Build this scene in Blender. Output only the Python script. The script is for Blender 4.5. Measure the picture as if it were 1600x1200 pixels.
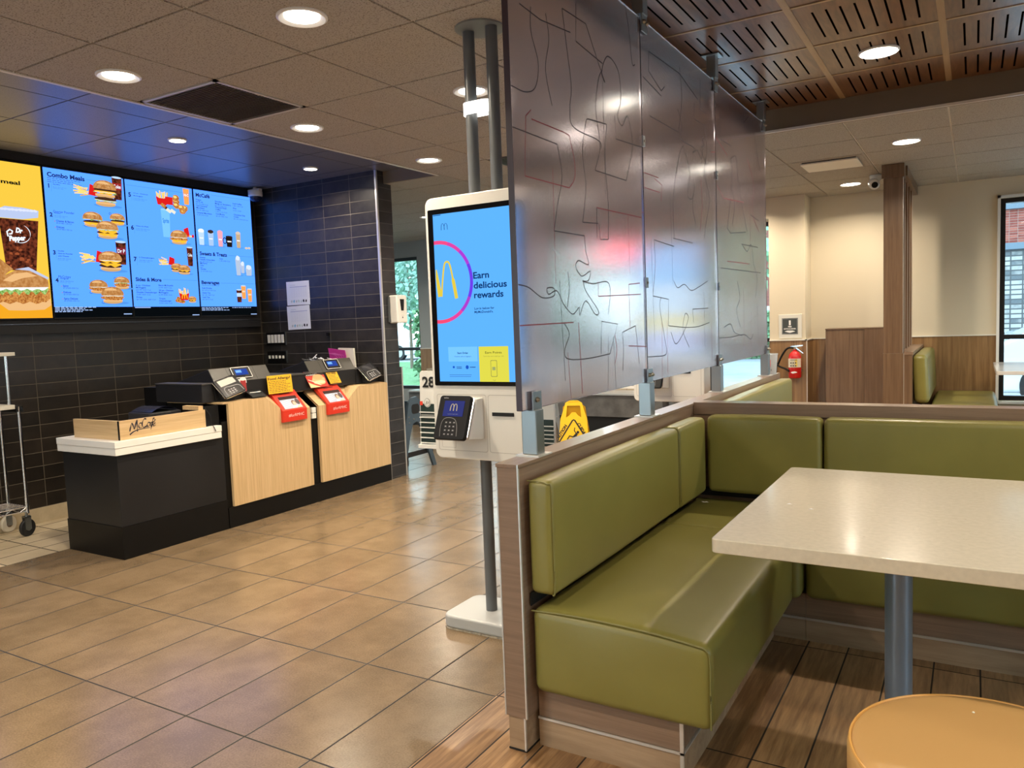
import bpy, bmesh, math, random
from mathutils import Vector, Matrix
random.seed(7)
D = bpy.data
for o in list(D.objects): D.objects.remove(o)
scene = bpy.context.scene
C = scene.collection

# ------------------------------------------------------------------ camera, world, exposure
cam_d = D.cameras.new('camera'); cam = D.objects.new('camera', cam_d); C.objects.link(cam)
cam_d.sensor_width = 36; cam_d.lens = 36*1211.85/1600; cam_d.clip_start = .02; cam_d.clip_end = 300
_r = Vector((0.85925869, 0.51014239, -0.03780547)); _u = Vector((-0.00843645, 0.08802728, 0.99608234)); _f = Vector((-0.51147173, 0.85557346, -0.079942))
cam.matrix_world = Matrix(((_r.x, _u.x, -_f.x, 0), (_r.y, _u.y, -_f.y, 0), (_r.z, _u.z, -_f.z, 1.35), (0, 0, 0, 1)))
scene.camera = cam
scene.view_settings.view_transform = 'Standard'; scene.view_settings.look = 'None'
scene.view_settings.gamma = 1; scene.view_settings.use_curve_mapping = False
scene.view_settings.exposure = 0.35

W = D.worlds.new('overcast sky'); scene.world = W; W.use_nodes = True
wn = W.node_tree.nodes; wl = W.node_tree.links
bg = wn['Background']; tc = wn.new('ShaderNodeTexCoord'); sx = wn.new('ShaderNodeSeparateXYZ'); cr = wn.new('ShaderNodeValToRGB')
wl.new(tc.outputs['Generated'], sx.inputs[0]); wl.new(sx.outputs['Z'], cr.inputs[0]); wl.new(cr.outputs[0], bg.inputs[0])
cr.color_ramp.elements[0].position = 0; cr.color_ramp.elements[0].color = (.80, .93, 1, 1)
cr.color_ramp.elements[1].position = .6; cr.color_ramp.elements[1].color = (.55, .78, 1, 1)
bg.inputs[1].default_value = 5.6

LAMP_W = 18.0          # watts per ceiling downlight
WARM = (1.0, .85, .66)

# ------------------------------------------------------------------ node / material helpers
MATS = {}
def newmat(name):
    m = D.materials.new(name); m.use_nodes = True; nt = m.node_tree
    return m, nt, nt.nodes['Principled BSDF']
def mat(name, col, rough=.5, metal=0, coat=0, spec=.5, bump=0, bscale=200, var=0, vscale=4, coat_rough=.1, trans=0, ior=1.45, alpha=1):
    if name in MATS: return MATS[name]
    m, nt, b = newmat(name)
    b.inputs['Base Color'].default_value = (*col, 1); b.inputs['Roughness'].default_value = rough
    b.inputs['Metallic'].default_value = metal; b.inputs['Coat Weight'].default_value = coat; b.inputs['Coat Roughness'].default_value = coat_rough
    b.inputs['Specular IOR Level'].default_value = spec
    b.inputs['Transmission Weight'].default_value = trans; b.inputs['IOR'].default_value = ior; b.inputs['Alpha'].default_value = alpha
    N = nt.nodes; L = nt.links
    if bump or var:
        t = N.new('ShaderNodeTexCoord')
    if bump:
        n = N.new('ShaderNodeTexNoise'); n.inputs['Scale'].default_value = bscale; L.new(t.outputs['Object'], n.inputs['Vector'])
        bp = N.new('ShaderNodeBump'); bp.inputs['Strength'].default_value = bump; bp.inputs['Distance'].default_value = .004
        L.new(n.outputs['Fac'], bp.inputs['Height']); L.new(bp.outputs[0], b.inputs['Normal'])
    if var:
        n = N.new('ShaderNodeTexNoise'); n.inputs['Scale'].default_value = vscale; n.inputs['Detail'].default_value = 5
        L.new(t.outputs['Object'], n.inputs['Vector'])
        r = N.new('ShaderNodeValToRGB'); L.new(n.outputs['Fac'], r.inputs[0]); L.new(r.outputs[0], b.inputs['Base Color'])
        r.color_ramp.elements[0].position = .3; r.color_ramp.elements[1].position = .7
        r.color_ramp.elements[0].color = (*[c*(1-var) for c in col], 1); r.color_ramp.elements[1].color = (*[min(1, c*(1+var)) for c in col], 1)
    MATS[name] = m; return m
def emat(col, s=1.0, key=None, noise=None, nscale=60):
    k = ('e', tuple(round(c, 3) for c in col), s, noise)
    if k in MATS: return MATS[k]
    m = D.materials.new('lit %d' % len(MATS)); m.use_nodes = True; nt = m.node_tree; nt.nodes.clear()
    e = nt.nodes.new('ShaderNodeEmission'); o = nt.nodes.new('ShaderNodeOutputMaterial')
    e.inputs[0].default_value = (*col, 1); e.inputs[1].default_value = s; nt.links.new(e.outputs[0], o.inputs[0])
    if noise:
        t = nt.nodes.new('ShaderNodeTexCoord'); n = nt.nodes.new('ShaderNodeTexNoise'); n.inputs['Scale'].default_value = nscale; n.inputs['Detail'].default_value = 4
        r = nt.nodes.new('ShaderNodeValToRGB'); nt.links.new(t.outputs['Object'], n.inputs['Vector']); nt.links.new(n.outputs['Fac'], r.inputs[0]); nt.links.new(r.outputs[0], e.inputs[0])
        r.color_ramp.elements[0].position = .38; r.color_ramp.elements[1].position = .62
        r.color_ramp.elements[0].color = (*col, 1); r.color_ramp.elements[1].color = (*noise, 1)
    MATS[k] = m; return m
def pm(col, rough=.6):
    k = ('p', tuple(round(c, 3) for c in col), rough)
    if k not in MATS:
        n = 'print %d' % len(MATS); MATS[k] = mat(n, col, rough)
    return MATS[k]
def math_n(nt, op, a, b=None, c=None):
    n = nt.nodes.new('ShaderNodeMath'); n.operation = op
    for i, v in enumerate((a, b, c)):
        if v is None: continue
        if isinstance(v, (int, float)): n.inputs[i].default_value = v
        else: nt.links.new(v, n.inputs[i])
    return n.outputs[0]
def wood(name, c1, c2, axis='Z', stretch=14, scale=9, rough=.4, coat=0, contrast=(.3, .7), knots=.0):
    if name in MATS: return MATS[name]
    m, nt, b = newmat(name); N = nt.nodes; L = nt.links
    t = N.new('ShaderNodeTexCoord'); mp = N.new('ShaderNodeMapping')
    s = [scale*stretch/4]*3; s['XYZ'.index(axis)] = scale/6
    mp.inputs['Scale'].default_value = s
    n = N.new('ShaderNodeTexNoise'); n.inputs['Scale'].default_value = 1; n.inputs['Detail'].default_value = 6; n.inputs['Roughness'].default_value = .65; n.inputs['Distortion'].default_value = .4
    L.new(t.outputs['Object'], mp.inputs[0]); L.new(mp.outputs[0], n.inputs['Vector'])
    r = N.new('ShaderNodeValToRGB'); L.new(n.outputs['Fac'], r.inputs[0])
    r.color_ramp.elements[0].position = contrast[0]; r.color_ramp.elements[1].position = contrast[1]
    r.color_ramp.elements[0].color = (*c1, 1); r.color_ramp.elements[1].color = (*c2, 1)
    L.new(r.outputs[0], b.inputs['Base Color']); b.inputs['Roughness'].default_value = rough; b.inputs['Coat Weight'].default_value = coat
    bp = N.new('ShaderNodeBump'); bp.inputs['Strength'].default_value = .08; bp.inputs['Distance'].default_value = .002
    L.new(n.outputs['Fac'], bp.inputs['Height']); L.new(bp.outputs[0], b.inputs['Normal'])
    MATS[name] = m; return m
def tiled(name, c1, c2, grout, au, av, tu, tv, ou=0, ov=0, g=.004, rough=.4, noise=8, stretch=None, bump=.4, coat=0, tvar=.25, detail=6, grough=.8, fine=0):
    """tiles laid on a world grid; au/av = axes 'X','Y','Z'"""
    m, nt, b = newmat(name); N = nt.nodes; L = nt.links
    t = N.new('ShaderNodeTexCoord'); s = N.new('ShaderNodeSeparateXYZ'); L.new(t.outputs['Object'], s.inputs[0])
    def axis(a, size, off):
        u = math_n(nt, 'DIVIDE', math_n(nt, 'SUBTRACT', s.outputs[a], off), size)
        fl = math_n(nt, 'FLOOR', u); fr = math_n(nt, 'FRACT', u)
        d = math_n(nt, 'MULTIPLY', math_n(nt, 'MINIMUM', fr, math_n(nt, 'SUBTRACT', 1, fr)), size)
        return fl, d
    fu, du = axis(au, tu, ou); fv, dv = axis(av, tv, ov)
    d = math_n(nt, 'MINIMUM', du, dv)
    mask = N.new('ShaderNodeMapRange'); L.new(d, mask.inputs[0]); mask.inputs[1].default_value = g*.35; mask.inputs[2].default_value = g*.6
    cv = N.new('ShaderNodeCombineXYZ'); L.new(fu, cv.inputs[0]); L.new(fv, cv.inputs[1])
    wnz = N.new('ShaderNodeTexWhiteNoise'); L.new(cv.outputs[0], wnz.inputs['Vector'])
    # shift the grain per tile
    vm = N.new('ShaderNodeVectorMath'); vm.operation = 'MULTIPLY_ADD'; L.new(wnz.outputs['Color'], vm.inputs[0]); vm.inputs[1].default_value = (5, 5, 5)
    L.new(t.outputs['Object'], vm.inputs[2])
    mp = N.new('ShaderNodeMapping'); mp.inputs['Scale'].default_value = stretch or (1, 1, 1); L.new(vm.outputs[0], mp.inputs[0])
    n = N.new('ShaderNodeTexNoise'); n.inputs['Scale'].default_value = noise; n.inputs['Detail'].default_value = detail; n.inputs['Roughness'].default_value = .62
    L.new(mp.outputs[0], n.inputs['Vector'])
    f = math_n(nt, 'ADD', math_n(nt, 'MULTIPLY', n.outputs['Fac'], 1.0), math_n(nt, 'MULTIPLY', math_n(nt, 'SUBTRACT', wnz.outputs['Value'], .5), tvar))
    if fine:
        n2 = N.new('ShaderNodeTexNoise'); n2.inputs['Scale'].default_value = 160; n2.inputs['Detail'].default_value = 2; L.new(t.outputs['Object'], n2.inputs['Vector'])
        f = math_n(nt, 'ADD', f, math_n(nt, 'MULTIPLY', math_n(nt, 'SUBTRACT', n2.outputs['Fac'], .5), fine))
    r = N.new('ShaderNodeValToRGB'); L.new(f, r.inputs[0]); r.color_ramp.elements[0].position = .3; r.color_ramp.elements[1].position = .7
    r.color_ramp.elements[0].color = (*c1, 1); r.color_ramp.elements[1].color = (*c2, 1)
    mx = N.new('ShaderNodeMix'); mx.data_type = 'RGBA'; L.new(mask.outputs[0], mx.inputs[0]); mx.inputs[6].default_value = (*grout, 1); L.new(r.outputs[0], mx.inputs[7])
    L.new(mx.outputs[2], b.inputs['Base Color'])
    rr = N.new('ShaderNodeMapRange'); L.new(mask.outputs[0], rr.inputs[0]); rr.inputs[3].default_value = grough; rr.inputs[4].default_value = rough
    L.new(rr.outputs[0], b.inputs['Roughness']); b.inputs['Coat Weight'].default_value = coat
    bp = N.new('ShaderNodeBump'); bp.inputs['Strength'].default_value = bump; bp.inputs['Distance'].default_value = .003
    h = math_n(nt, 'ADD', mask.outputs[0], math_n(nt, 'MULTIPLY', n.outputs['Fac'], .12))
    L.new(h, bp.inputs['Height']); L.new(bp.outputs[0], b.inputs['Normal'])
    MATS[name] = m; return m
def speckle(name, col, dark, rough=.85, scale=260, lo=.36, hi=.46, warm=None):
    m, nt, b = newmat(name); N = nt.nodes; L = nt.links
    t = N.new('ShaderNodeTexCoord'); n = N.new('ShaderNodeTexNoise'); n.inputs['Scale'].default_value = scale; n.inputs['Detail'].default_value = 3
    L.new(t.outputs['Object'], n.inputs['Vector'])
    r = N.new('ShaderNodeValToRGB'); L.new(n.outputs['Fac'], r.inputs[0]); r.color_ramp.elements[0].position = lo; r.color_ramp.elements[1].position = hi
    r.color_ramp.elements[0].color = (*dark, 1); r.color_ramp.elements[1].color = (*col, 1)
    L.new(r.outputs[0], b.inputs['Base Color']); b.inputs['Roughness'].default_value = rough
    bp = N.new('ShaderNodeBump'); bp.inputs['Strength'].default_value = .5; bp.inputs['Distance'].default_value = .003
    L.new(r.outputs[0], bp.inputs['Height']); L.new(bp.outputs[0], b.inputs['Normal'])
    MATS[name] = m; return m

# ------------------------------------------------------------------ mesh helpers
class MB:
    def __init__(s): s.v = []; s.f = []; s.m = []; s.cur = 0
    def add(s, vs, fs):
        b = len(s.v); s.v += [tuple(v) for v in vs]
        for f in fs: s.f.append(tuple(b+i for i in f)); s.m.append(s.cur)
        return s
    def box(s, x0, x1, y0, y1, z0, z1):
        x0, x1 = sorted((x0, x1)); y0, y1 = sorted((y0, y1)); z0, z1 = sorted((z0, z1))
        return s.add([(x0,y0,z0),(x1,y0,z0),(x1,y1,z0),(x0,y1,z0),(x0,y0,z1),(x1,y0,z1),(x1,y1,z1),(x0,y1,z1)],
                     [(0,3,2,1),(4,5,6,7),(0,1,5,4),(1,2,6,5),(2,3,7,6),(3,0,4,7)])
    def prism(s, poly, O, U, V, Wd):
        """poly 2D (u,v) ccw seen from +W; extruded by vector Wd"""
        O, U, V, Wd = map(Vector, (O, U, V, Wd)); n = len(poly)
        a = [O+U*p[0]+V*p[1] for p in poly]; b = [p+Wd for p in a]
        s.add(a+b, [tuple(range(n))[::-1], tuple(range(n, 2*n))]+[(i, (i+1) % n, n+(i+1) % n, n+i) for i in range(n)])
        return s
    def tube(s, pts, r, n=8, cap=True, closed=False):
        pts = [Vector(p) for p in pts]; k = len(pts); rs = r if isinstance(r, (list, tuple)) else [r]*k
        rings = []; up = None
        for i, p in enumerate(pts):
            if closed: d = (pts[(i+1) % k]-pts[i-1])
            else: d = (pts[min(i+1, k-1)]-pts[max(i-1, 0)])
            d.normalize()
            if up is None: up = Vector((0, 0, 1)) if abs(d.z) < .9 else Vector((1, 0, 0))
            a = d.cross(up); 
            if a.length < 1e-5: a = d.cross(Vector((0, 1, 0)))
            a.normalize(); b = d.cross(a).normalized(); up = -b if False else up
            rings.append([p+(a*math.cos(t)+b*math.sin(t))*rs[i] for t in [2*math.pi*j/n for j in range(n)]])
        vs = [v for r_ in rings for v in r_]; fs = []
        for i in range(k if closed else k-1):
            for j in range(n):
                i2 = (i+1) % k
                fs.append((i*n+j, i*n+(j+1) % n, i2*n+(j+1) % n, i2*n+j))
        if cap and not closed: fs += [tuple(range(n)), tuple(range((k-1)*n, k*n))[::-1]]
        return s.add(vs, fs)
    def cyl(s, p0, p1, r, n=24, r2=None): return s.tube([p0, p1], [r, r if r2 is None else r2], n)
    def lathe(s, prof, c, n=32, axis=(0, 0, 1)):
        """prof list of (r,h) ; around axis through c"""
        c = Vector(c); A = Vector(axis).normalized(); B = A.orthogonal().normalized(); E = A.cross(B)
        vs = []; fs = []
        for r, h in prof:
            for j in range(n):
                t = 2*math.pi*j/n; vs.append(c+A*h+(B*math.cos(t)+E*math.sin(t))*r)
        for i in range(len(prof)-1):
            for j in range(n): fs.append((i*n+j, i*n+(j+1) % n, (i+1)*n+(j+1) % n, (i+1)*n+j))
        fs += [tuple(range(n))[::-1], tuple(range((len(prof)-1)*n, len(prof)*n))]
        return s.add(vs, fs)
    def build(s, name, mats, parent=None, bevel=0, smooth=False, seg=2, angle=35):
        me = D.meshes.new(name); me.from_pydata(s.v, [], s.f)
        if not isinstance(mats, (list, tuple)): mats = [mats]
        for m in mats: me.materials.append(m)
        for p, i in zip(me.polygons, s.m): p.material_index = min(i, len(mats)-1)
        bm = bmesh.new(); bm.from_mesh(me); bmesh.ops.recalc_face_normals(bm, faces=bm.faces)
        if smooth:
            for f in bm.faces: f.smooth = True
            for e in bm.edges:
                if len(e.link_faces) == 2 and e.calc_face_angle(0) > math.radians(angle): e.smooth = False
        bm.to_mesh(me); bm.free()
        o = D.objects.new(name, me); C.objects.link(o)
        if bevel:
            md = o.modifiers.new('bevel', 'BEVEL'); md.width = bevel; md.segments = seg; md.limit_method = 'ANGLE'; md.angle_limit = math.radians(30)
            if not smooth:
                for p in me.polygons: p.use_smooth = True
                md.harden_normals = True
        if parent is not None:
            o.parent = parent; L = parent.location; p = parent.parent
            if isinstance(parent.data, bpy.types.Mesh): o.location = (0, 0, 0)     # sub-part of a mesh part that already is offset
            else: o.location = -L
        return o
def rbox(x0, x1, y0, y1, z0, z1, r, seg=.05, sag=0, wr=0, seed=0, bulge=0):
    """soft padded box: rounded edges, slight bulge and creases; returns MB"""
    c = [Vector((x0, y0, z0)), Vector((x1, y1, z1))]; mb = MB()
    def grid(a0, a1):
        n = max(2, int((a1-a0-2*r)/seg)); 
        t = [a0+r*k/4 for k in range(4)]+[a0+r+(a1-a0-2*r)*k/n for k in range(n+1)]+[a1-r+r*k/4 for k in range(1, 5)]
        return t
    G = [grid(x0, x1), grid(y0, y1), grid(z0, z1)]
    bm = {}
    def idx(p):
        k = tuple(round(q, 5) for q in p)
        if k not in bm: bm[k] = len(mb.v); mb.v.append(k)
        return bm[k]
    for ax in range(3):
        u, v = (ax+1) % 3, (ax+2) % 3
        for side in (0, 1):
            for i in range(len(G[u])-1):
                for j in range(len(G[v])-1):
                    q = []
                    for a, b in ((i, j), (i+1, j), (i+1, j+1), (i, j+1)):
                        p = [0, 0, 0]; p[ax] = c[side][ax]; p[u] = G[u][a]; p[v] = G[v][b]; q.append(idx(p))
                    mb.f.append(tuple(q if side else q[::-1])); mb.m.append(0)
    rnd = random.Random(seed); ph = [rnd.uniform(0, 6) for _ in range(6)]
    lo = Vector((x0+r, y0+r, z0+r)); hi = Vector((x1-r, y1-r, z1-r)); out = []
    for p in mb.v:
        p = Vector(p); q = Vector([min(max(p[i], lo[i]), hi[i]) for i in range(3)]); d = p-q
        if d.length > 1e-9: 
            nrm = d.normalized(); p = q+nrm*r
            # flatten mapping: spread along face
        else: nrm = Vector((0, 0, 1))
        t = [(p[i]-c[0][i])/(c[1][i]-c[0][i]) for i in range(3)]
        w = 16*t[0]*(1-t[0])*t[1]*(1-t[1]) if abs(nrm.z) > .7 else (16*t[0]*(1-t[0])*t[2]*(1-t[2]) if abs(nrm.y) > .7 else 16*t[1]*(1-t[1])*t[2]*(1-t[2]))
        k = bulge*w
        if wr: k += wr*(math.sin(p.x*11+ph[0]+2*math.sin(p.y*5+ph[1]))*math.sin(p.y*7+ph[2])+.6*math.sin(p.z*23+p.y*9+ph[3])*math.sin(p.x*17+ph[4]))*max(0, w)**.5
        p = p+nrm*k
        out.append(tuple(p))
    mb.v = out
    return mb
def strip_mat(): pass

# ------------------------------------------------------------------ scene tree helpers
def tag(o, label, cat, group=None, kind=None):
    o['label'] = label; o['category'] = cat
    if group: o['group'] = group
    if kind: o['kind'] = kind
    return o
def thing(name, label, cat, loc, group=None):
    o = D.objects.new(name, None); C.objects.link(o); o.location = loc; o.empty_display_size = .1
    return tag(o, label, cat, group)
def struct(mb, name, m, **k):
    o = mb.build(name, m, **k); o['kind'] = 'structure'; return o
def copy_thing(root, loc, label, group=None):
    r = root.copy(); C.objects.link(r); r.location = loc; r['label'] = label
    if group: r['group'] = group
    for ch in [c for c in root.children]:
        c = ch.copy(); C.objects.link(c); c.parent = r
        for g in [g for g in ch.children]:
            d = g.copy(); C.objects.link(d); d.parent = c
    return r

# ------------------------------------------------------------------ flat graphics (lettering and pictures on real surfaces)
_tcache = {}
def text_mesh(s, bold=0.0, shear=0.0):
    k = (s, bold, shear)
    if k in _tcache: return _tcache[k]
    cu = D.curves.new('t', 'FONT'); cu.body = s; cu.size = 1; cu.resolution_u = 3; cu.offset = bold; cu.shear = shear; cu.fill_mode = 'FRONT'
    o = D.objects.new('t', cu); C.objects.link(o); bpy.context.view_layer.update()
    me = D.meshes.new_from_object(o.evaluated_get(bpy.context.evaluated_depsgraph_get()))
    vs = [(v.co.x, v.co.y) for v in me.vertices]; fs = [tuple(p.vertices) for p in me.polygons]
    D.objects.remove(o); D.curves.remove(cu); D.meshes.remove(me)
    _tcache[k] = (vs, fs); return vs, fs
class G:
    """vector drawing on a plane: O + u*U + v*V, layers lifted along N"""
    def __init__(s, O, U, V, step=.0005):
        s.O, s.U, s.V = Vector(O), Vector(U), Vector(V); s.N = s.U.cross(s.V).normalized(); s.step = step; s.mats = []; s.mb = MB(); s.layer = 1; s.clip = None
    def mi(s, m):
        if m not in s.mats: s.mats.append(m)
        s.mb.cur = s.mats.index(m)
    def pt(s, u, v):
        if s.clip: u = min(max(u, s.clip[0]), s.clip[1]); v = min(max(v, s.clip[2]), s.clip[3])
        return s.O+s.U*u+s.V*v+s.N*(s.layer*s.step)
    def poly(s, pts, m, layer=None):
        if layer is not None: s.layer = layer
        s.mi(m); s.mb.add([s.pt(*p) for p in pts], [tuple(range(len(pts)))])
    def rect(s, u0, v0, u1, v1, m, layer=None): s.poly([(u0, v0), (u1, v0), (u1, v1), (u0, v1)], m, layer)
    def ell(s, cu, cv, a, b, m, layer=None, n=28, t0=0, t1=2*math.pi, jit=0, sd=0):
        rd = random.Random(sd); ps = []
        for i in range(n+1 if t1-t0 < 6.28 else n):
            t = t0+(t1-t0)*i/n; j = 1+jit*rd.uniform(-1, 1); ps.append((cu+a*math.cos(t)*j, cv+b*math.sin(t)*j))
        s.poly(ps, m, layer)
    def stroke(s, pts, w, m, layer=None, closed=False):
        if layer is not None: s.layer = layer
        s.mi(m); n = len(pts); L = []; R = []
        for i, p in enumerate(pts):
            a = pts[i-1] if (i or closed) else p; b = pts[(i+1) % n] if (i < n-1 or closed) else p
            dx, dy = b[0]-a[0], b[1]-a[1]; l = math.hypot(dx, dy) or 1; nx, ny = -dy/l, dx/l
            ww = w[i] if isinstance(w, (list, tuple)) else w
            L.append((p[0]+nx*ww/2, p[1]+ny*ww/2)); R.append((p[0]-nx*ww/2, p[1]-ny*ww/2))
        vs = [s.pt(*q) for q in L]+[s.pt(*q) for q in R]; k = n if closed else n-1
        s.mb.add(vs, [(i, n+i, n+(i+1) % n, (i+1) % n) for i in range(k)])
    def text(s, t, u, v, h, m, layer=None, w=None, bold=.0, align='L', shear=0.0, rot=0):
        """h = cap height; w = forced width"""
        if layer is not None: s.layer = layer
        s.mi(m); vs, fs = text_mesh(t, bold, shear)
        if not vs: return
        x0 = min(p[0] for p in vs); x1 = max(p[0] for p in vs); sc = h/.70; sxx = (w/(x1-x0)) if w else sc
        wd = (x1-x0)*sxx; off = {'L': 0, 'C': -wd/2, 'R': -wd}[align]; cr_, sr = math.cos(rot), math.sin(rot)
        ps = []
        for p in vs:
            a, b = (p[0]-x0)*sxx+off, p[1]*sc; ps.append(s.pt(u+a*cr_-b*sr, v+a*sr+b*cr_))
        s.mb.add(ps, fs)
    def lines(s, u, v, w, n, dv, h, m, layer=None, seed=0, words=True):
        """rows of illegibly small print, as in the photograph"""
        rd = random.Random(seed)
        for i in range(n):
            x = u; end = u+w*rd.uniform(.7, 1)
            while x < end:
                ww = rd.uniform(.04, .13)*w if words else w; s.rect(x, v-i*dv, min(x+ww, end), v-i*dv+h, m, layer); x += ww+.025*w
    def build(s, name, parent=None):
        return s.mb.build(name, s.mats, parent)
def bez(pts, n=12):
    """Catmull-Rom through points"""
    out = []; P = [pts[0]]+list(pts)+[pts[-1]]
    for i in range(1, len(P)-2):
        for k in range(n):
            t = k/n; out.append(tuple(.5*((2*P[i][d])+(-P[i-1][d]+P[i+1][d])*t+(2*P[i-1][d]-5*P[i][d]+4*P[i+1][d]-P[i+2][d])*t*t+(-P[i-1][d]+3*P[i][d]-3*P[i+1][d]+P[i+2][d])*t**3) for d in range(len(pts[0]))))
    out.append(tuple(pts[-1])); return out
CAMP = Vector((0, 0, 1.35))
def ray_on(px, py, ax, val):
    """where a traced detail of the photograph lies on a known plane of the room"""
    d = _f+_r*((px-800)/1211.85)-_u*((py-600)/1211.85); i = 'xyz'.index(ax); t = (val-CAMP[i])/d[i]; return CAMP+d*t
def arches(g, cu, cv, w, h, m, layer, t=.16, left=True):
    """two tall arches side by side: centre (cu, cv=base), total width w, height h"""
    for sgn in ((-1, 1) if left else (1,)):
        c = cu+sgn*w*.235; ps = []; ws = []
        for i in range(25):
            a = math.pi*i/24; x = c-math.cos(a)*w*.245; y = cv+h*(math.sin(a)**.62); ps.append((x, y)); ws.append(w*t*(.55+.45*abs(math.cos(a))))
        g.stroke(ps, ws, m, layer)
exec_after = []

# ------------------------------------------------------------------ materials
M_tile = tiled('brown floor tile', (.142,.098,.054), (.218,.152,.088), (.018,.014,.010), 'X', 'Y', .30506, .61301, ou=-3.61386, ov=1.66136, g=.0075, rough=.24, noise=5, bump=.25, tvar=.15, fine=.7)
M_plank = tiled('wood plank floor tile', (.19,.10,.042), (.47,.285,.135), (.012,.008,.006), 'X', 'Y', .150, .905, ou=-1.32, ov=2.283, g=.006, rough=.33, noise=3, detail=9, stretch=(20, 1.5, 1), bump=.3, tvar=.3)
M_cream = tiled('cream kitchen floor tile', (.50,.40,.25), (.66,.55,.38), (.03,.02,.012), 'X', 'Y', .205, .31, ou=-5.0, ov=2.66, g=.010, rough=.4, noise=4, bump=.5, tvar=.25)
M_wtileL = tiled('dark wall tile left', (.008,.006,.004), (.022,.016,.011), (.10,.08,.055), 'Y', 'Z', .305, .1015, ou=3.10, ov=.0125, g=.0042, rough=.38, noise=7, bump=.5, tvar=.2)
M_wtileS = tiled('dark wall tile side', (.011,.010,.009), (.036,.031,.027), (.13,.115,.095), 'X', 'Z', .3185, .1015, ou=-5.685, ov=.0125, g=.0042, rough=.36, noise=7, bump=.5, tvar=.2)
M_wtileE = tiled('dark wall tile end', (.013,.013,.014), (.035,.035,.038), (.12,.11,.10), 'Y', 'Z', .5, .1015, ou=5.2, ov=.0125, g=.0042, rough=.36, noise=7, bump=.5, tvar=.2)
M_beigetile = tiled('beige low wall tile', (.35,.29,.20), (.50,.42,.30), (.20,.16,.11), 'X', 'Z', .30, .15, g=.005, rough=.5, noise=7)
M_liner = None
M_ceil = speckle('mineral ceiling tile', (.43,.385,.32), (.20,.17,.135), scale=150)
M_ceilB = speckle('grey mineral ceiling tile', (.38,.35,.295), (.20,.18,.15), scale=150)
M_ceilN = speckle('dark gloss ceiling tile', (.17,.17,.18), (.10,.10,.11), rough=.35, scale=180)
M_tbar = mat('ceiling grid metal', (.72,.70,.66), .4)
M_tbarN = mat('grey ceiling grid metal', (.42,.42,.45), .35)
M_tbarW = wood('tan ceiling grid strip', (.36,.24,.13), (.46,.33,.19), 'Y', 10, 8, .35)
M_wallC = mat('cream wall paint', (.64,.57,.43), .75, bump=.05, bscale=300)
M_wallG = mat('grey wall paint', (.34,.36,.35), .75)
M_fascia = mat('brown painted bulkhead', (.19,.155,.12), .6)
M_black = mat('black laminate', (.004,.004,.004), .4, spec=.3)
M_char = mat('charcoal lacquer', (.013,.013,.014), .38, spec=.4, var=.15, vscale=3)
M_matblack = mat('matt black', (.008,.008,.009), .6)
M_part = wood('taupe grained laminate', (.19,.120,.078), (.275,.185,.125), 'Y', 20, 14, .33, coat=.15)
M_partV = wood('taupe vertical laminate', (.17,.115,.078), (.31,.225,.16), 'X', 20, 14, .33, coat=.15)
M_partX = wood('taupe crosswise laminate', (.19,.120,.078), (.275,.185,.125), 'X', 20, 14, .33, coat=.15)
M_base = wood('oak look skirting tile', (.24,.15,.085), (.46,.33,.21), 'X', 8, 8, .4)
M_wains = wood('warm wood wainscot', (.17,.088,.036), (.36,.215,.095), 'Z', 16, 9, .35)
M_wains2 = wood('brown wood panel', (.115,.066,.036), (.21,.13,.075), 'Z', 18, 10, .35)
M_oak = wood('light oak veneer', (.50,.33,.155), (.68,.485,.26), 'Z', 24, 14, .4)
M_oakY = wood('light oak veneer crosswise', (.50,.33,.155), (.68,.485,.26), 'Y', 24, 14, .4)
M_green = mat('olive green vinyl', (.215,.195,.048), .36, coat=.12, coat_rough=.25, bump=.12, bscale=700, var=.06, vscale=5)
M_greenS = mat('olive vinyl seam', (.20,.19,.06), .45)
M_orange = mat('tan orange vinyl', (.52,.31,.115), .38, bump=.12, bscale=700)
M_white = mat('white solid surface', (.80,.78,.72), .3)
M_plaster = mat('white gloss plastic', (.78,.76,.70), .25)
M_steel = mat('brushed zinc steel', (.35,.38,.39), .34, metal=1)
M_chrome = mat('chrome wire', (.75,.75,.75), .15, metal=1)
M_alu = mat('aluminium edge trim', (.72,.72,.70), .3, metal=.7)
M_gpole = mat('grey painted pole', (.12,.13,.135), .33)
M_gbase = mat('grey painted base', (.42,.43,.42), .35)
M_frame = mat('black window frame', (.006,.006,.007), .4)
M_red = mat('red card', (.62,.035,.015), .4)
M_yellow = mat('yellow plastic', (.85,.52,.01), .4)

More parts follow.
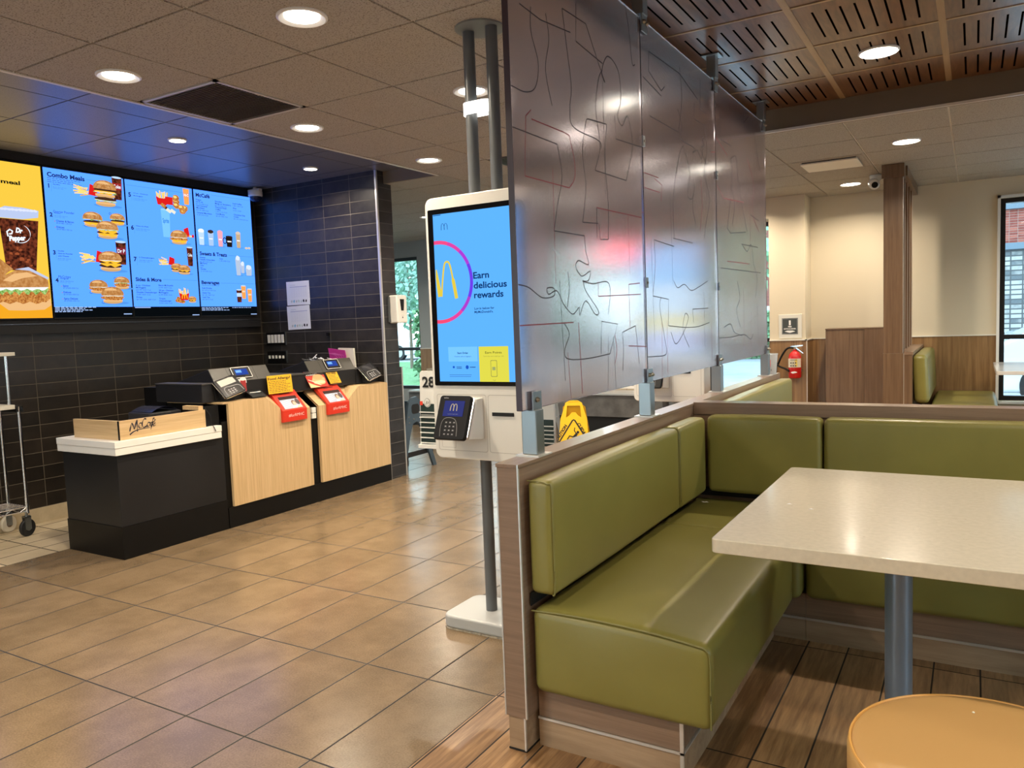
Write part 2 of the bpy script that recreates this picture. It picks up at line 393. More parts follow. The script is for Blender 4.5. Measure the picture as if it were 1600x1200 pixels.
def glass_mat():
    m = D.materials.new('window glass'); m.use_nodes = True; nt = m.node_tree; nt.nodes.clear()
    o = nt.nodes.new('ShaderNodeOutputMaterial'); t = nt.nodes.new('ShaderNodeBsdfTransparent'); g = nt.nodes.new('ShaderNodeBsdfGlossy'); x = nt.nodes.new('ShaderNodeMixShader')
    t.inputs[0].default_value = (.93, .98, .97, 1); g.inputs['Roughness'].default_value = .02; f = nt.nodes.new('ShaderNodeFresnel'); f.inputs[0].default_value = 1.4
    nt.links.new(f.outputs[0], x.inputs[0]); nt.links.new(t.outputs[0], x.inputs[1]); nt.links.new(g.outputs[0], x.inputs[2]); nt.links.new(x.outputs[0], o.inputs[0]); return m
M_glass = glass_mat()
def resin_mat():
    m, nt, b = newmat('frosted resin'); N = nt.nodes; L = nt.links
    b.inputs['Base Color'].default_value = (.90, .82, .88, 1); b.inputs['Transmission Weight'].default_value = 1; b.inputs['Roughness'].default_value = .17
    b.inputs['IOR'].default_value = 1.3; b.inputs['Coat Weight'].default_value = .8; b.inputs['Coat Roughness'].default_value = .09; b.inputs['Coat IOR'].default_value = 1.5
    t = N.new('ShaderNodeTexCoord'); n = N.new('ShaderNodeTexNoise'); n.inputs['Scale'].default_value = 420; L.new(t.outputs['Object'], n.inputs['Vector'])
    bp = N.new('ShaderNodeBump'); bp.inputs['Strength'].default_value = .10; bp.inputs['Distance'].default_value = .001; L.new(n.outputs['Fac'], bp.inputs['Height']); L.new(bp.outputs[0], b.inputs['Coat Normal'])
    d = N.new('ShaderNodeBsdfDiffuse'); d.inputs[0].default_value = (.20, .15, .18, 1); x = N.new('ShaderNodeMixShader'); x.inputs[0].default_value = .12
    L.new(b.outputs[0], x.inputs[1]); L.new(d.outputs[0], x.inputs[2]); L.new(x.outputs[0], N['Material Output'].inputs[0]); return m
M_resin = resin_mat()
def woodceil_mat():
    """walnut ceiling panels with rows of acoustic slots"""
    m, nt, b = newmat('slotted walnut panel'); N = nt.nodes; L = nt.links
    t = N.new('ShaderNodeTexCoord'); mp = N.new('ShaderNodeMapping'); mp.inputs['Scale'].default_value = (26, 3, 3)
    n = N.new('ShaderNodeTexNoise'); n.inputs['Scale'].default_value = 1.4; n.inputs['Detail'].default_value = 6; n.inputs['Distortion'].default_value = .8
    L.new(t.outputs['Object'], mp.inputs[0]); L.new(mp.outputs[0], n.inputs['Vector'])
    r = N.new('ShaderNodeValToRGB'); L.new(n.outputs['Fac'], r.inputs[0]); r.color_ramp.elements[0].position = .3; r.color_ramp.elements[1].position = .7
    r.color_ramp.elements[0].color = (.085, .032, .012, 1); r.color_ramp.elements[1].color = (.20, .088, .036, 1)
    s = N.new('ShaderNodeSeparateXYZ'); L.new(t.outputs['Object'], s.inputs[0])
    fx = math_n(nt, 'FRACT', math_n(nt, 'DIVIDE', math_n(nt, 'SUBTRACT', s.outputs['X'], -.757-6*.61), .61))
    fy = math_n(nt, 'FRACT', math_n(nt, 'DIVIDE', math_n(nt, 'SUBTRACT', s.outputs['Y'], 3.862-12*.61), .61))
    px = math_n(nt, 'MULTIPLY', math_n(nt, 'SUBTRACT', fx, .10), 10.0)          # eight slots
    inx = math_n(nt, 'MULTIPLY', math_n(nt, 'GREATER_THAN', px, 0), math_n(nt, 'LESS_THAN', px, 8))
    sl = math_n(nt, 'LESS_THAN', math_n(nt, 'ABSOLUTE', math_n(nt, 'SUBTRACT', math_n(nt, 'FRACT', px), .5)), .085)
    iny = math_n(nt, 'LESS_THAN', math_n(nt, 'ABSOLUTE', math_n(nt, 'SUBTRACT', fy, .5)), .32)
    k = math_n(nt, 'MULTIPLY', math_n(nt, 'MULTIPLY', inx, sl), iny)
    x = N.new('ShaderNodeMix'); x.data_type = 'RGBA'; L.new(k, x.inputs[0]); L.new(r.outputs[0], x.inputs[6]); x.inputs[7].default_value = (.003, .002, .002, 1)
    L.new(x.outputs[2], b.inputs['Base Color']); ik = math_n(nt, 'SUBTRACT', 1, k); L.new(math_n(nt, 'ADD', .3, math_n(nt, 'MULTIPLY', k, .7)), b.inputs['Roughness']); L.new(math_n(nt, 'MULTIPLY', ik, .25), b.inputs['Coat Weight']); L.new(math_n(nt, 'MULTIPLY', ik, .5), b.inputs['Specular IOR Level']); b.inputs['Coat Roughness'].default_value = .2
    bp = N.new('ShaderNodeBump'); bp.inputs['Strength'].default_value = .6; bp.inputs['Distance'].default_value = .006; bp.invert = True; L.new(k, bp.inputs['Height']); L.new(bp.outputs[0], b.inputs['Normal'])
    return m
M_wceil = woodceil_mat()

# ------------------------------------------------------------------ THE SETTING
ZC, ZW, ZN = 2.588, 2.738, 2.69          # tile ceiling, wood ceiling, raised ceiling over the counter
XL, XR, YB, YF = -9.2, 3.4, -2.6, 9.2    # outer walls
mb = MB()
mb.cur = 0; mb.box(-5.0, -1.4784, YB, YF, -.05, 0)
mb.box(XL, -5.0, 5.36, YF, -.05, 0)
mb.cur = 1; mb.box(-1.4784, XR, YB, YF, -.05, 0)
mb.cur = 2; mb.box(XL, -5.0, YB, 5.36, -.05, 0)
struct(mb, 'floor', [M_tile, M_plank, M_cream])

def ceiling(name, x0, x1, y0, y1, z, m_tile, m_bar, ox, oy, sx_, sy_, gap=.012, skip=(), barw=.024, drop=.008):
    mb = MB(); k0 = math.floor((x0-ox)/sx_+1e-4); k1 = math.ceil((x1-ox)/sx_-1e-4); j0 = math.floor((y0-oy)/sy_+1e-4); j1 = math.ceil((y1-oy)/sy_-1e-4)
    mb.cur = 0
    for k in range(k0, k1):
        for j in range(j0, j1):
            if (k, j) in skip: continue
            a, b = max(x0, ox+k*sx_+gap/2), min(x1, ox+(k+1)*sx_-gap/2); c, d = max(y0, oy+j*sy_+gap/2), min(y1, oy+(j+1)*sy_-gap/2)
            if b-a > .01 and d-c > .01: mb.box(a, b, c, d, z, z+drop)
    mb.cur = 1; mb.box(x0, x1, y0, y1, z+drop, z+drop+.03)
    return struct(mb, name, [m_tile, m_bar])
CX, CY, CS = -3.21, 2.0238, .6135
ceiling('ceiling', -3.84, -1.37, YB, 5.7234, ZC, M_ceil, M_tbar, CX, CY, .6122, .6166, skip=((-1, 1), (0, 5)))
ceiling('ceiling', XL, -3.84, 5.35, 5.7234, ZC, M_ceilB, M_tbar, CX, CY, .6122, .6166)
ceiling('ceiling', XL, -1.37, 5.7234, YF, ZC, M_ceilB, M_tbar, CX, CY, .6122, .6166)
ceiling('ceiling', -1.37, XR, 5.66, YF, ZC, M_ceilB, M_tbar, -.765, 5.70, .613, .613, gap=.012)
ceiling('ceiling', XL, -3.84, YB, 5.35, ZN, M_ceilN, M_tbarN, -3.80, 2.61, .61, .617, gap=.010, drop=.006)
# walnut ceiling : panels and tan strips between them
mb = MB(); mb.cur = 0; mb.box(-1.37, XR, YB, 5.66, ZW, ZW+.04)
struct(mb, 'ceiling', [M_wceil])
mb = MB()
for k in range(-1, 8): x = -.757+k*.61; mb.box(x-.016, x+.016, YB, 5.655, ZW-.004, ZW)
for j in range(-10, 4):
    y = 3.862+j*.61
    if y < 5.7: mb.box(-1.37, XR, y-.008, y+.008, ZW-.003, ZW)
struct(mb, 'trim_1', M_tbarW)
mb = MB(); mb.box(-1.37, XR, 5.655, 5.70, ZC-.002, ZW+.05); mb.box(-1.40, -1.37, YB, 5.70, ZC-.002, ZW+.05)
struct(mb, 'trim_2', M_fascia)
mb = MB(); mb.box(-1.37, XR, 5.645, 5.662, ZC-.006, ZC+.010); struct(mb, 'trim_3', M_tbar)
# bulkhead edge of the raised ceiling over the counter
mb = MB(); mb.box(-3.862, -3.84, YB, 5.37, ZC-.003, ZN+.04); mb.cur = 1; mb.box(XL, -3.84, 5.345, 5.37, ZC-.002, ZN+.04)
struct(mb, 'trim_4', [M_tbar, M_fascia])
# walls
mb = MB(); mb.box(-6.10, -5.93, YB, 5.47, 0, 2.8); struct(mb, 'wall_left', M_wtileL)
mb = MB(); mb.box(-5.93, -5.912, YB, 5.25, 0, .112); struct(mb, 'baseboard_left', tiled('cream cove base', (.42,.34,.21), (.56,.46,.31), (.05,.04,.03), 'Y', 'Z', .31, .5, ou=3.26, ov=-.2, g=.008, rough=.4))
mb = MB(); mb.cur = 0; mb.box(-5.93, -4.435, 5.25, 5.262, 0, 2.75); mb.cur = 1; mb.box(-5.93, -4.42, 5.262, 5.445, 0, 2.75); mb.box(-5.93, -4.42, 5.445, 5.475, 0, .985)
struct(mb, 'wall_side', [M_wtileS, M_wtileE])
mb = MB(); mb.box(-4.437, -4.418, 5.246, 5.264, 0, 2.72); mb.box(-4.428, -4.414, 5.464, 5.477, 0, .985); struct(mb, 'trim_5', M_alu)
mb = MB()
def wall_with_windows(mb, x0, x1, y0, y1, z0, z1, wins, axis='x'):
    """solid wall with openings (a0,a1,b0,b1) along the axis"""
    a = x0 if axis == 'x' else y0; end = x1 if axis == 'x' else y1
    def bx(p, q, r, s):
        if q-p > 1e-4 and s-r > 1e-4: mb.box(*((p, q, y0, y1) if axis == 'x' else (x0, x1, p, q)), r, s)
    for (p, q, r, s) in sorted(wins):
        bx(a, p, z0, z1); bx(p, q, z0, r); bx(p, q, s, z1); a = q
    bx(a, end, z0, z1)
WB = [(-8.6, -7.05, .40, 2.36), (-6.2, -4.9, 1.0, 2.36), (-4.7, -3.3, 1.0, 2.36)]
wall_with_windows(mb, XL, -2.9, YF, YF+.2, 0, 2.9, WB); struct(mb, 'wall_back', M_wallG)
mb = MB(); wall_with_windows(mb, -2.9, -1.57, 8.85, YF+.2, 0, 2.9, [(-2.86, -1.945, .06, 2.37)]); struct(mb, 'wall_pilaster', M_wallC)
mb = MB(); wall_with_windows(mb, -1.57, XR, YF, YF+.2, 0, 2.9, [(.215, 1.75, .37, 2.385), (2.0, 3.2, .37, 2.385)]); struct(mb, 'wall_back', M_wallC)
mb = MB(); wall_with_windows(mb, XL-.2, XL, YB, YF+.2, 0, 2.9, [(6.2, 8.6, .4, 2.36)], 'y'); struct(mb, 'wall_far_left', M_wallG)
WR = [(.6, 2.3, .4, 2.45), (5.9, 8.4, .4, 2.36)]
mb = MB(); wall_with_windows(mb, XR, XR+.2, YB, YF+.2, 0, 2.9, WR, 'y'); struct(mb, 'wall_right', M_wallC)
mb = MB(); wall_with_windows(mb, XL-.2, XR+.2, YB-.2, YB, 0, 2.9, [(-4.0, -2.6, .06, 2.4)]); struct(mb, 'wall_rear', M_wallC)
mb = MB(); mb.box(XL-.2, XR+.2, YB-.2, YF+.2, 2.95, 3.05); struct(mb, 'roof', M_fascia)
# windows
wcount = [0]
def window(x0, x1, y, z0, z1, bars=(), t=.045, axis='x', depth=.08, inner=-1, nob=False, lining=True):
    wcount[0] += 1; n = wcount[0]
    def bx(mb, a, b, c, d, e0, e1):
        mb.box(a, b, e0, e1, c, d) if axis == 'x' else mb.box(e0, e1, a, b, c, d)
    f = MB(); bx(f, x0, x0+t, z0, z1, y, y+depth); bx(f, x1-t, x1, z0, z1, y, y+depth); bx(f, x0+t, x1-t, z0, z0+t, y, y+depth); bx(f, x0+t, x1-t, z1-t, z1, y, y+depth)
    for b in bars: bx(f, x0+t, x1-t, b-t/2, b+t/2, y, y+depth)
    o = f.build('window_%d' % n, M_frame); o['kind'] = 'structure'
    g = MB(); bx(g, x0+t, x1-t, z0+t, z1-t, y+depth*.45, y+depth*.55); g.build('window_pane', M_glass, o)
window(-8.6, -7.05, YF+.05, .40, 2.36, bars=(1.0,)); window(-6.2, -4.9, YF+.05, 1.0, 2.36); window(-4.7, -3.3, YF+.05, 1.0, 2.36)
window(-2.86, -1.945, YF-.02, .06, 2.37, bars=(1.03,)); window(.215, 1.75, YF+.05, .37, 2.385, bars=(1.01,)); window(2.0, 3.2, YF+.05, .37, 2.385, bars=(1.01,))
window(6.2, 8.6, XL-.12, .4, 2.36, axis='y')
for a in WR: window(a[0], a[1], XR+.05, a[2], a[3], axis='y')
window(-4.0, -2.6, YB-.12, .06, 2.4)
# wainscot and its pale cap line
mb = MB(); mb.box(-1.57, .215, YF-.015, YF, 0, 1.03); mb.box(1.75, 2.0, YF-.015, YF, 0, 1.03); mb.box(-1.945, -1.57, 8.835, 8.85, 0, 1.03); mb.box(-1.57, -1.555, 8.835, YF, 0, 1.03)
mb.box(-7.05, -2.9, YF-.015, YF, 0, .75); mb.box(-7.05, -6.2, YF-.015, YF, .75, 1.0)
struct(mb, 'wall_wainscot', M_wains)
mb = MB(); mb.box(-1.555, .215, YF-.022, YF, 1.03, 1.042); mb.box(-1.945, -1.55, 8.828, 8.85, 1.03, 1.042); mb.box(-1.57, -1.548, 8.828, YF, 1.03, 1.042); mb.box(-1.556, -1.549, 8.829, 8.836, 0, 1.03)
mb.box(-7.05, -6.2, YF-.022, YF, 1.0, 1.01)
struct(mb, 'trim_6', mat('pale trim', (.75,.72,.64), .4))
mb = MB(); mb.box(.19, .215, YF-.03, YF, .35, 2.41); mb.box(.19, 1.78, YF-.03, YF, 2.385, 2.41); mb.box(.19, 1.78, YF-.06, YF, .345, .37)
struct(mb, 'trim_7', mat('white window lining', (.80,.79,.75), .4))

# ------------------------------------------------------------------ ceiling lights
M_lens = emat((1, .93, .80), 14.0); M_lensN = emat((1, .97, .9), 14.0)
M_ring = mat('white light trim', (.85,.84,.82), .3)
def downlight(x, y, z, label, group, r=.1, ri=.068, watts=None, col=WARM):
    t = thing('recessed_downlight', label, 'ceiling light', (x, y, z), group)
    mb = MB(); mb.lathe([(r, 0), (r, -.006), (r-.008, -.010), (ri+.006, -.004), (ri, .0)], (x, y, z), 40); mb.build('trim_ring', M_ring, t, smooth=True)
    mb = MB(); mb.lathe([(ri, -.001), (ri, -.0035)], (x, y, z), 36); mb.build('lens', M_lens, t)
    ld = D.lights.new('downlight_lamp', 'AREA'); ld.shape = 'DISK'; ld.size = ri*.9; ld.energy = LAMP_W if watts is None else watts; ld.color = col; ld.spread = math.radians(150)
    lo = D.objects.new('lamp', ld); C.objects.link(lo); lo.parent = t; lo.location = (0, 0, -.014)
    return t
GL = 'recessed lights in the speckled tile ceiling'
downlight(-2.303, 2.337, ZC, 'largest round recessed light, in the brown tile ceiling at top left centre', GL)
downlight(-3.509, 2.331, ZC, 'round recessed light in brown tile ceiling, just left of the louvred grille', GL)
downlight(-3.533, 3.575, ZC, 'round recessed light in brown tile ceiling, just right of the louvred grille', GL)
downlight(-2.32, 3.576, ZC, 'round recessed light partly hidden behind the two grey kiosk poles', GL)
downlight(-3.542, 4.829, ZC, 'round recessed light in the tile ceiling near the tiled wall end', GL)
downlight(-2.31, 4.82, ZC, 'round light whose warm blur shows high through the frosted divider', GL)
downlight(-2.31, 6.06, ZC, 'round light glowing faintly through the middle frosted divider', GL)
downlight(-3.52, 7.3, ZC, 'round light glowing through the first frosted divider, lower left', GL)
downlight(-2.31, 8.4, ZC, 'round light far back behind the last frosted divider', GL)
for p, l in (((-5.4, 7.3), 'nearer'), ((-7.4, 7.3), 'farther')): downlight(p[0], p[1], ZC, l+' round recessed light of the hall ceiling, hidden behind the tiled wall', GL)
for p, l in (((-2.3, .3), 'beside the viewer'), ((-2.3, -1.5), 'behind the viewer'), ((-3.52, .3), 'beside the viewer, toward the counter'), ((-3.52, -1.5), 'behind the viewer, toward the counter')): downlight(p[0], p[1], ZC, 'round light in the tile ceiling '+l, GL)
GN = 'small lights over the counter'
downlight(-4.741, 3.553, ZN, 'small recessed light in the blue lit ceiling above the menu boards', GN, .062, .05, 5)
downlight(-4.773, 4.84, ZN, 'small recessed light in the dark ceiling corner near the dome camera', GN, .062, .05, 10)
downlight(-4.75, 1.9, ZN, 'small recessed light over the counter, left of the frame', GN, .062, .05, 5)
GW = 'lights in the slotted wood ceiling'
downlight(-.458, 4.778, ZW, 'round recessed light in the slotted wood ceiling', GW, .104, .09)
for p, l in (((.77, 2.34), 'above the right end of the white table'), ((-.458, .2), 'just above the viewer'), ((1.0, 4.778), 'right of the view, past the booth'), ((1.4, -.6), 'behind the viewer on the right')): downlight(p[0], p[1], ZW, 'round light in the slotted wood ceiling '+l, GW, .104, .09)
GB = 'lights in the grey tile ceiling at the back'
downlight(-.449, 6.635, ZC, 'round recessed light in grey tile ceiling, above and right of the wood column', GB, .1, .085)
downlight(-1.067, 8.475, ZC, 'smallest round recessed light, beside the white camera near the back wall', GB, .1, .085)
downlight(1.3, 6.9, ZC, 'round recessed light in grey tile ceiling right of the view', GB, .1, .085)

# ------------------------------------------------------------------ ceiling fittings
t = thing('air_return_grille', 'square brown louvred grille set in the ceiling between two round lights', 'vent', (-3.516, 2.949, ZC))
a, b, c, d = -3.816, -3.216, 2.647, 3.251
mb = MB(); mb.box(a, b, c, c+.02, ZC-.004, ZC+.012); mb.box(a, b, d-.02, d, ZC-.004, ZC+.012); mb.box(a, a+.02, c, d, ZC-.004, ZC+.012); mb.box(b-.02, b, c, d, ZC-.004, ZC+.012)
mb.build('frame', mat('grey white vent frame', (.55,.52,.47), .4), t)
mb = MB()
for i in range(30):
    y = c+.028+i*.0190; mb.prism([(0, 0), (.014, .010), (.0125, .0115), (-.0015, .0015)], (a+.02, y, ZC-.003), (0, 1, 0), (0, 0, 1), (b-a-.04, 0, 0))
mb.build('louvre_blades', mat('brown louvre', (.10,.075,.05), .5), t)
mb = MB(); mb.box(a+.01, b-.01, c+.01, d-.01, ZC+.013, ZC+.02); mb.build('backing', M_matblack, t)
t = thing('air_grille', 'dark ceiling grille just left of the top of the frosted divider, behind the poles', 'vent', (-2.9, 5.41, ZC))
mb = MB(); mb.box(-3.2, -2.61, 5.115, 5.71, ZC-.004, ZC); mb.build('frame', mat('dark vent frame', (.10,.09,.08), .5), t)
mb = MB()
for i in range(22): mb.box(-3.18, -2.63, 5.14+i*.025, 5.15+i*.025, ZC-.008, ZC-.004)
mb.build('louvre_blades', mat('dark louvre', (.05,.045,.04), .5), t)
t = thing('linear_diffuser', 'white rectangular air diffuser panel in the grey tile ceiling at the back', 'vent', (-1.05, 7.17, ZC))
mb = MB(); mb.box(-1.27, -.83, 6.98, 7.40, ZC-.022, ZC-.012); mb.build('diffuser_plate', mat('off white vent plate', (.62,.58,.5), .4), t)
mb = MB(); mb.box(-1.33, -.79, 6.94, 7.44, ZC-.003, ZC); mb.build('frame', M_ceilB, t)
mb = MB(); mb.box(-1.26, -.84, 6.99, 7.39, ZC-.012, ZC-.003); mb.build('air_slot', M_matblack, t)

# ------------------------------------------------------------------ half wall with laminate rail, upper panel divider
t = thing('half_wall', 'taupe laminate half wall with aluminium edges carrying the frosted divider', 'partition', (-1.225, 3.7, 0))
mb = MB(); mb.box(-1.262, -1.188, 2.003, 5.70, .112, .905); mb.build('core_panel', M_part, t)
mb = MB(); mb.box(-1.262, -1.188, 2.0, 2.003, .113, .905); mb.build('end_panel', M_partX, t)
mb = MB(); mb.box(-1.266, -1.184, 1.998, 5.70, .905, .917); mb.build('top_rail', M_part, t, bevel=.0015)
mb = MB(); mb.box(-1.266, -1.1845, 3.72, 5.70, .86, .9165); mb.build('rail_face', M_part, t)
mb = MB(); mb.box(-1.257, -1.196, 2.006, 5.69, .006, .112); mb.build('foot', M_base, t)
mb = MB(); mb.box(-1.259, -1.194, 2.004, 5.69, 0, .006); mb.build('rubber_strip', M_matblack, t)
mb = MB(); mb.box(-1.190, -1.1855, 1.9975, 2.004, .113, .9165); mb.box(-1.2655, -1.261, 1.9985, 2.004, .113, .905); mb.box(-1.2, -1.1945, 2.002, 2.009, .006, .112); mb.build('edge_trim', M_alu, t)
t = thing('cross_half_wall', 'taupe laminate half wall running crosswise behind the olive booth', 'partition', (.8, 3.77, 0))
mb = MB(); mb.box(-1.186, 3.0, 3.722, 3.80, .0, .86); mb.build('core_panel', M_partX, t)
mb = MB(); mb.box(-1.186, 3.0, 3.716, 3.815, .862, .922); mb.build('top_rail', M_partX, t, bevel=.002)

CUL = ((-1.2425, -1.2075))
M_lineB = mat('black printed line', (.04,.03,.04), .6); M_lineR = mat('red printed line', (.24,.03,.045), .6)
XP = -1.2145  # front face of the resin panels
seams = [(2.090, 3.178), (3.186, 4.272), (4.280, 5.455)]
def trace(pts, smooth=True):
    ps = [ray_on(px, py, 'x', XP+.0006) for px, py in pts]
    return bez([(p.y, p.z) for p in ps], 6) if smooth else [(p.y, p.z) for p in ps]
def c8(l): return [(780+x/1.9355, y/1.9355) for x, y in l]       # traced details
L1 = [ # (colour, smooth, points in the enlarged view)
 ('B', 1, [(95,20),(96,95),(118,190),(110,262),(80,278),(36,258)]),
 ('B', 0, [(36,382),(175,436)]), ('B', 1, [(175,436),(190,530),(178,610),(166,698)]), ('B', 0, [(166,698),(258,713)]),
 ('B', 1, [(258,713),(262,760),(270,800),(240,788),(232,808),(250,835),(275,820),(270,848),(252,850),(285,858),(325,852),(336,880),(330,950)]),
 ('B', 0, [(190,25),(262,72)]), ('B', 1, [(190,25),(205,150),(218,260),(214,330),(225,385),(300,425),(308,450)]), ('B', 0, [(232,60),(232,125),(312,192)]), ('B', 0, [(232,8),(232,60)]),
 ('B', 1, [(262,72),(290,160),(320,250)]),
 ('B', 1, [(318,248),(310,215),(328,170),(360,215),(368,300),(358,350),(372,380),(388,352),(402,420),(400,470),(384,546)]), ('B', 0, [(384,546),(290,515)]), ('B', 1, [(290,515),(305,440),(292,330),(300,240),(312,212)]),
 ('R', 0, [(80,350),(96,332),(98,360),(195,400),(212,410)]), ('R', 1, [(212,410),(228,490),(228,540),(212,568)]), ('R', 0, [(212,568),(78,532),(80,350)]),
 ('B', 0, [(253,672),(300,676)]), ('B', 1, [(253,672),(262,560),(252,460),(262,370),(270,360)]), ('B', 0, [(270,360),(325,376)]), ('B', 1, [(325,376),(320,480),(330,620),(330,724)]), ('B', 0, [(330,724),(306,724),(302,676)]),
 ('B', 1, [(56,860),(90,870),(130,900),(165,895),(165,872),(145,872),(150,890),(175,880),(195,920),(222,950),(242,930),(244,952),(262,910),(290,950),(300,940),(262,880),(255,850)]),
 ('R', 0, [(60,985),(225,975)]), ('B', 1, [(195,975),(212,1010),(198,1060),(210,1086),(270,1084),(335,1070)]), ('B', 0, [(335,1070),(358,980),(310,972),(308,1070)]),
 ('B', 0, [(373,1005),(412,985)]), ('B', 1, [(412,985),(418,1040),(424,1100)]), ('B', 1, [(373,1005),(376,1060),(374,1120)]), ('R', 0, [(392,1046),(446,1048)]), ('R', 0, [(392,860),(425,856),(428,890),(300,896)]), ('R', 0, [(392,860),(396,990)]),
 ('R', 0, [(300,896),(300,850)]), ('R', 0, [(295,628),(430,658)]), ('B', 1, [(208,822),(212,870),(206,930)]), ('B', 0, [(295,628),(296,720)]), ('B', 0, [(350,350),(352,420),(430,445)]),
 ('R', 1, [(240,975),(246,1080),(252,1190)]), ('B', 1, [(140,40),(150,120),(140,210),(160,320)]), ('B', 0, [(60,10),(125,60),(215,98)]), ('B', 1, [(378,0),(392,90),(402,190),(410,195)]), ('B', 0, [(50,618),(50,720)]),
 ('R', 1, [(350,1100),(356,1060),(350,1010)]), ('R', 0, [(430,640),(476,655)])]
L2 = [
 ('B', 0, [(452,155),(452,215),(490,275),(500,262)]), ('B', 0, [(452,155),(545,222),(600,300)]), ('B', 0, [(435,232),(490,290)]), ('B', 0, [(455,350),(542,400)]), ('B', 1, [(542,400),(552,300),(545,200)]), ('B', 1, [(540,330),(552,380),(550,420),(590,448),(585,462),(600,455),(612,480),(618,418),(612,425),(622,440),(610,450),(628,500)]),
 ('B', 1, [(556,440),(545,470),(530,560),(526,640),(530,720)]), ('B', 1, [(556,440),(568,480),(576,530),(570,590),(584,600),(592,560),(585,620),(595,680)]), ('B', 0, [(526,720),(585,735)]), ('R', 0, [(422,515),(482,538)]), ('R', 0, [(422,515),(420,560),(486,582)]), ('R', 0, [(438,568),(438,540)]),
 ('B', 0, [(590,310),(590,360),(622,380)]), ('B', 1, [(622,380),(628,460),(620,520),(636,600),(625,680),(620,720)]), ('B', 0, [(608,240),(608,330),(625,342)]), ('R', 0, [(640,460),(664,466)]), ('B', 0, [(468,725),(528,745)]), ('B', 1, [(468,725),(472,800),(465,890)]), ('B', 0, [(465,895),(512,905),(512,985)]), ('B', 1, [(512,985),(560,990),(600,988),(636,975)]),
 ('B', 1, [(528,850),(540,870),(560,860),(580,878),(600,870),(630,850)]), ('B', 1, [(520,1005),(535,1040),(560,1000),(572,960),(562,950),(556,1000),(575,1050)]), ('B', 1, [(440,1080),(470,1078),(505,1070),(500,1020),(486,930),(490,900)]), ('R', 0, [(440,900),(396,898)]), ('B', 0, [(585,935),(632,932)]), ('B', 0, [(585,935),(588,975)]), ('R', 1, [(610,540),(614,620),(608,700)]), ('R', 0, [(470,540),(492,560),(490,610)])]
L3 = [
 ('B', 1, [(700,480),(705,520),(700,600),(690,690)]), ('B', 1, [(700,480),(716,475),(722,540),(735,620),(750,700)]), ('B', 0, [(690,690),(700,705),(745,702)]), ('B', 0, [(668,340),(668,420),(700,440)]), ('R', 0, [(658,560),(680,600),(740,612)]), ('B', 1, [(735,740),(750,760),(762,740),(770,800),(780,840),(775,900)]), ('B', 0, [(733,738),(782,748)]), ('R', 0, [(690,790),(756,798)]),
 ('B', 1, [(666,1022),(700,1020),(740,1012),(760,1025),(768,1010)]), ('B', 1, [(680,990),(700,980),(712,1005),(735,1015)]), ('B', 1, [(720,850),(728,900),(718,940),(730,990)]), ('B', 0, [(670,810),(790,825)]), ('R', 1, [(750,480),(770,560),(765,640),(785,700)]), ('B', 0, [(760,650),(785,668)]), ('B', 1, [(700,560),(712,620),(705,680)]), ('B', 1, [(742,330),(738,370),(755,350)]), ('B', 0, [(770,400),(790,520)]), ('R', 0, [(640,405),(690,470)])]
plab = ['nearest frosted mauve resin panel with traced outlines, beside the ordering kiosk', 'middle frosted mauve resin panel with traced outlines, above the olive booth corner', 'farthest frosted mauve resin panel, ending beside the fire extinguisher wall']
for i, ((y0, y1), Lk) in enumerate(zip(seams, (L1, L2, L3))):
    t = thing('divider_panel', plab[i], 'room divider', (-1.225, (y0+y1)/2, 1.07), 'frosted divider panels')
    mb = MB(); mb.box(-1.2355, XP, y0, y1, 1.068, 2.602); mb.build('resin_sheet', M_resin, t, bevel=.0012)
    mb = MB(); 
    if i == 0: mb.box(-1.2358, XP-.0005, y0-.0006, y0-.0001, 1.069, 2.601); mb.build('sheet_edge', mat('dark plum panel edge', (.055,.035,.05), .3), t)
    g = G((XP, 0, 0), (0, 1, 0), (0, 0, 1), .0006); g.clip = (y0+.002, y1-.002, 1.07, 2.6)
    for col, sm, pts in Lk: g.stroke(trace(c8(pts), bool(sm)), 0.0036, M_lineB if col == 'B' else M_lineR, 1)
    rd = random.Random(i+3)
    for k in range(7):
        y = rd.uniform(y0, y1); z = rd.uniform(1.2, 2.4); g.stroke([(y, z), (y+rd.uniform(-.02, .02), z-rd.uniform(.2, .5))], .0022, M_lineR if k % 3 == 0 else M_lineB, 1)
    g.build('outline_drawing', t)
M_bolt = mat('bolt steel', (.35,.32,.27), .35, metal=1)
plabs = ['nearest', 'second nearest', 'third', 'farthest']
for i, y in enumerate((2.171, 3.190, 4.277, 5.430)):
    t = thing('steel_post', '%s square steel post standing on the half wall under the frosted divider' % plabs[i], 'post', (-1.225, y, .917), 'posts on the half wall')
    mb = MB(); mb.box(-1.252, -1.198, y-.027, y+.027, .922, 1.066); mb.build('tube', M_steel, t, bevel=.003)
    mb = MB(); mb.box(-1.268, -1.182, y-.045, y+.045, .917, .922); mb.build('base_plate', mat('pale steel plate', (.7,.68,.64), .4, metal=.6), t)
    for sx_ in (-1, 1):
        xc = -1.225+sx_*.0165; mb = MB(); mb.box(xc-.003, xc+.003, y-.026, y+.030, 1.05, 1.125); mb.build('clamp_plate', M_steel, t, bevel=.001)
    for dy in ((-.002,) if i == 0 else (-.016, .018)):
        mb = MB(); mb.lathe([(.004, 0), (.009, .001), (.009, .004), (.006, .008), (.005, .012)], (-1.2055, y+dy, 1.098), 14, (1, 0, 0)); mb.build('bolt', M_bolt, t, smooth=True)
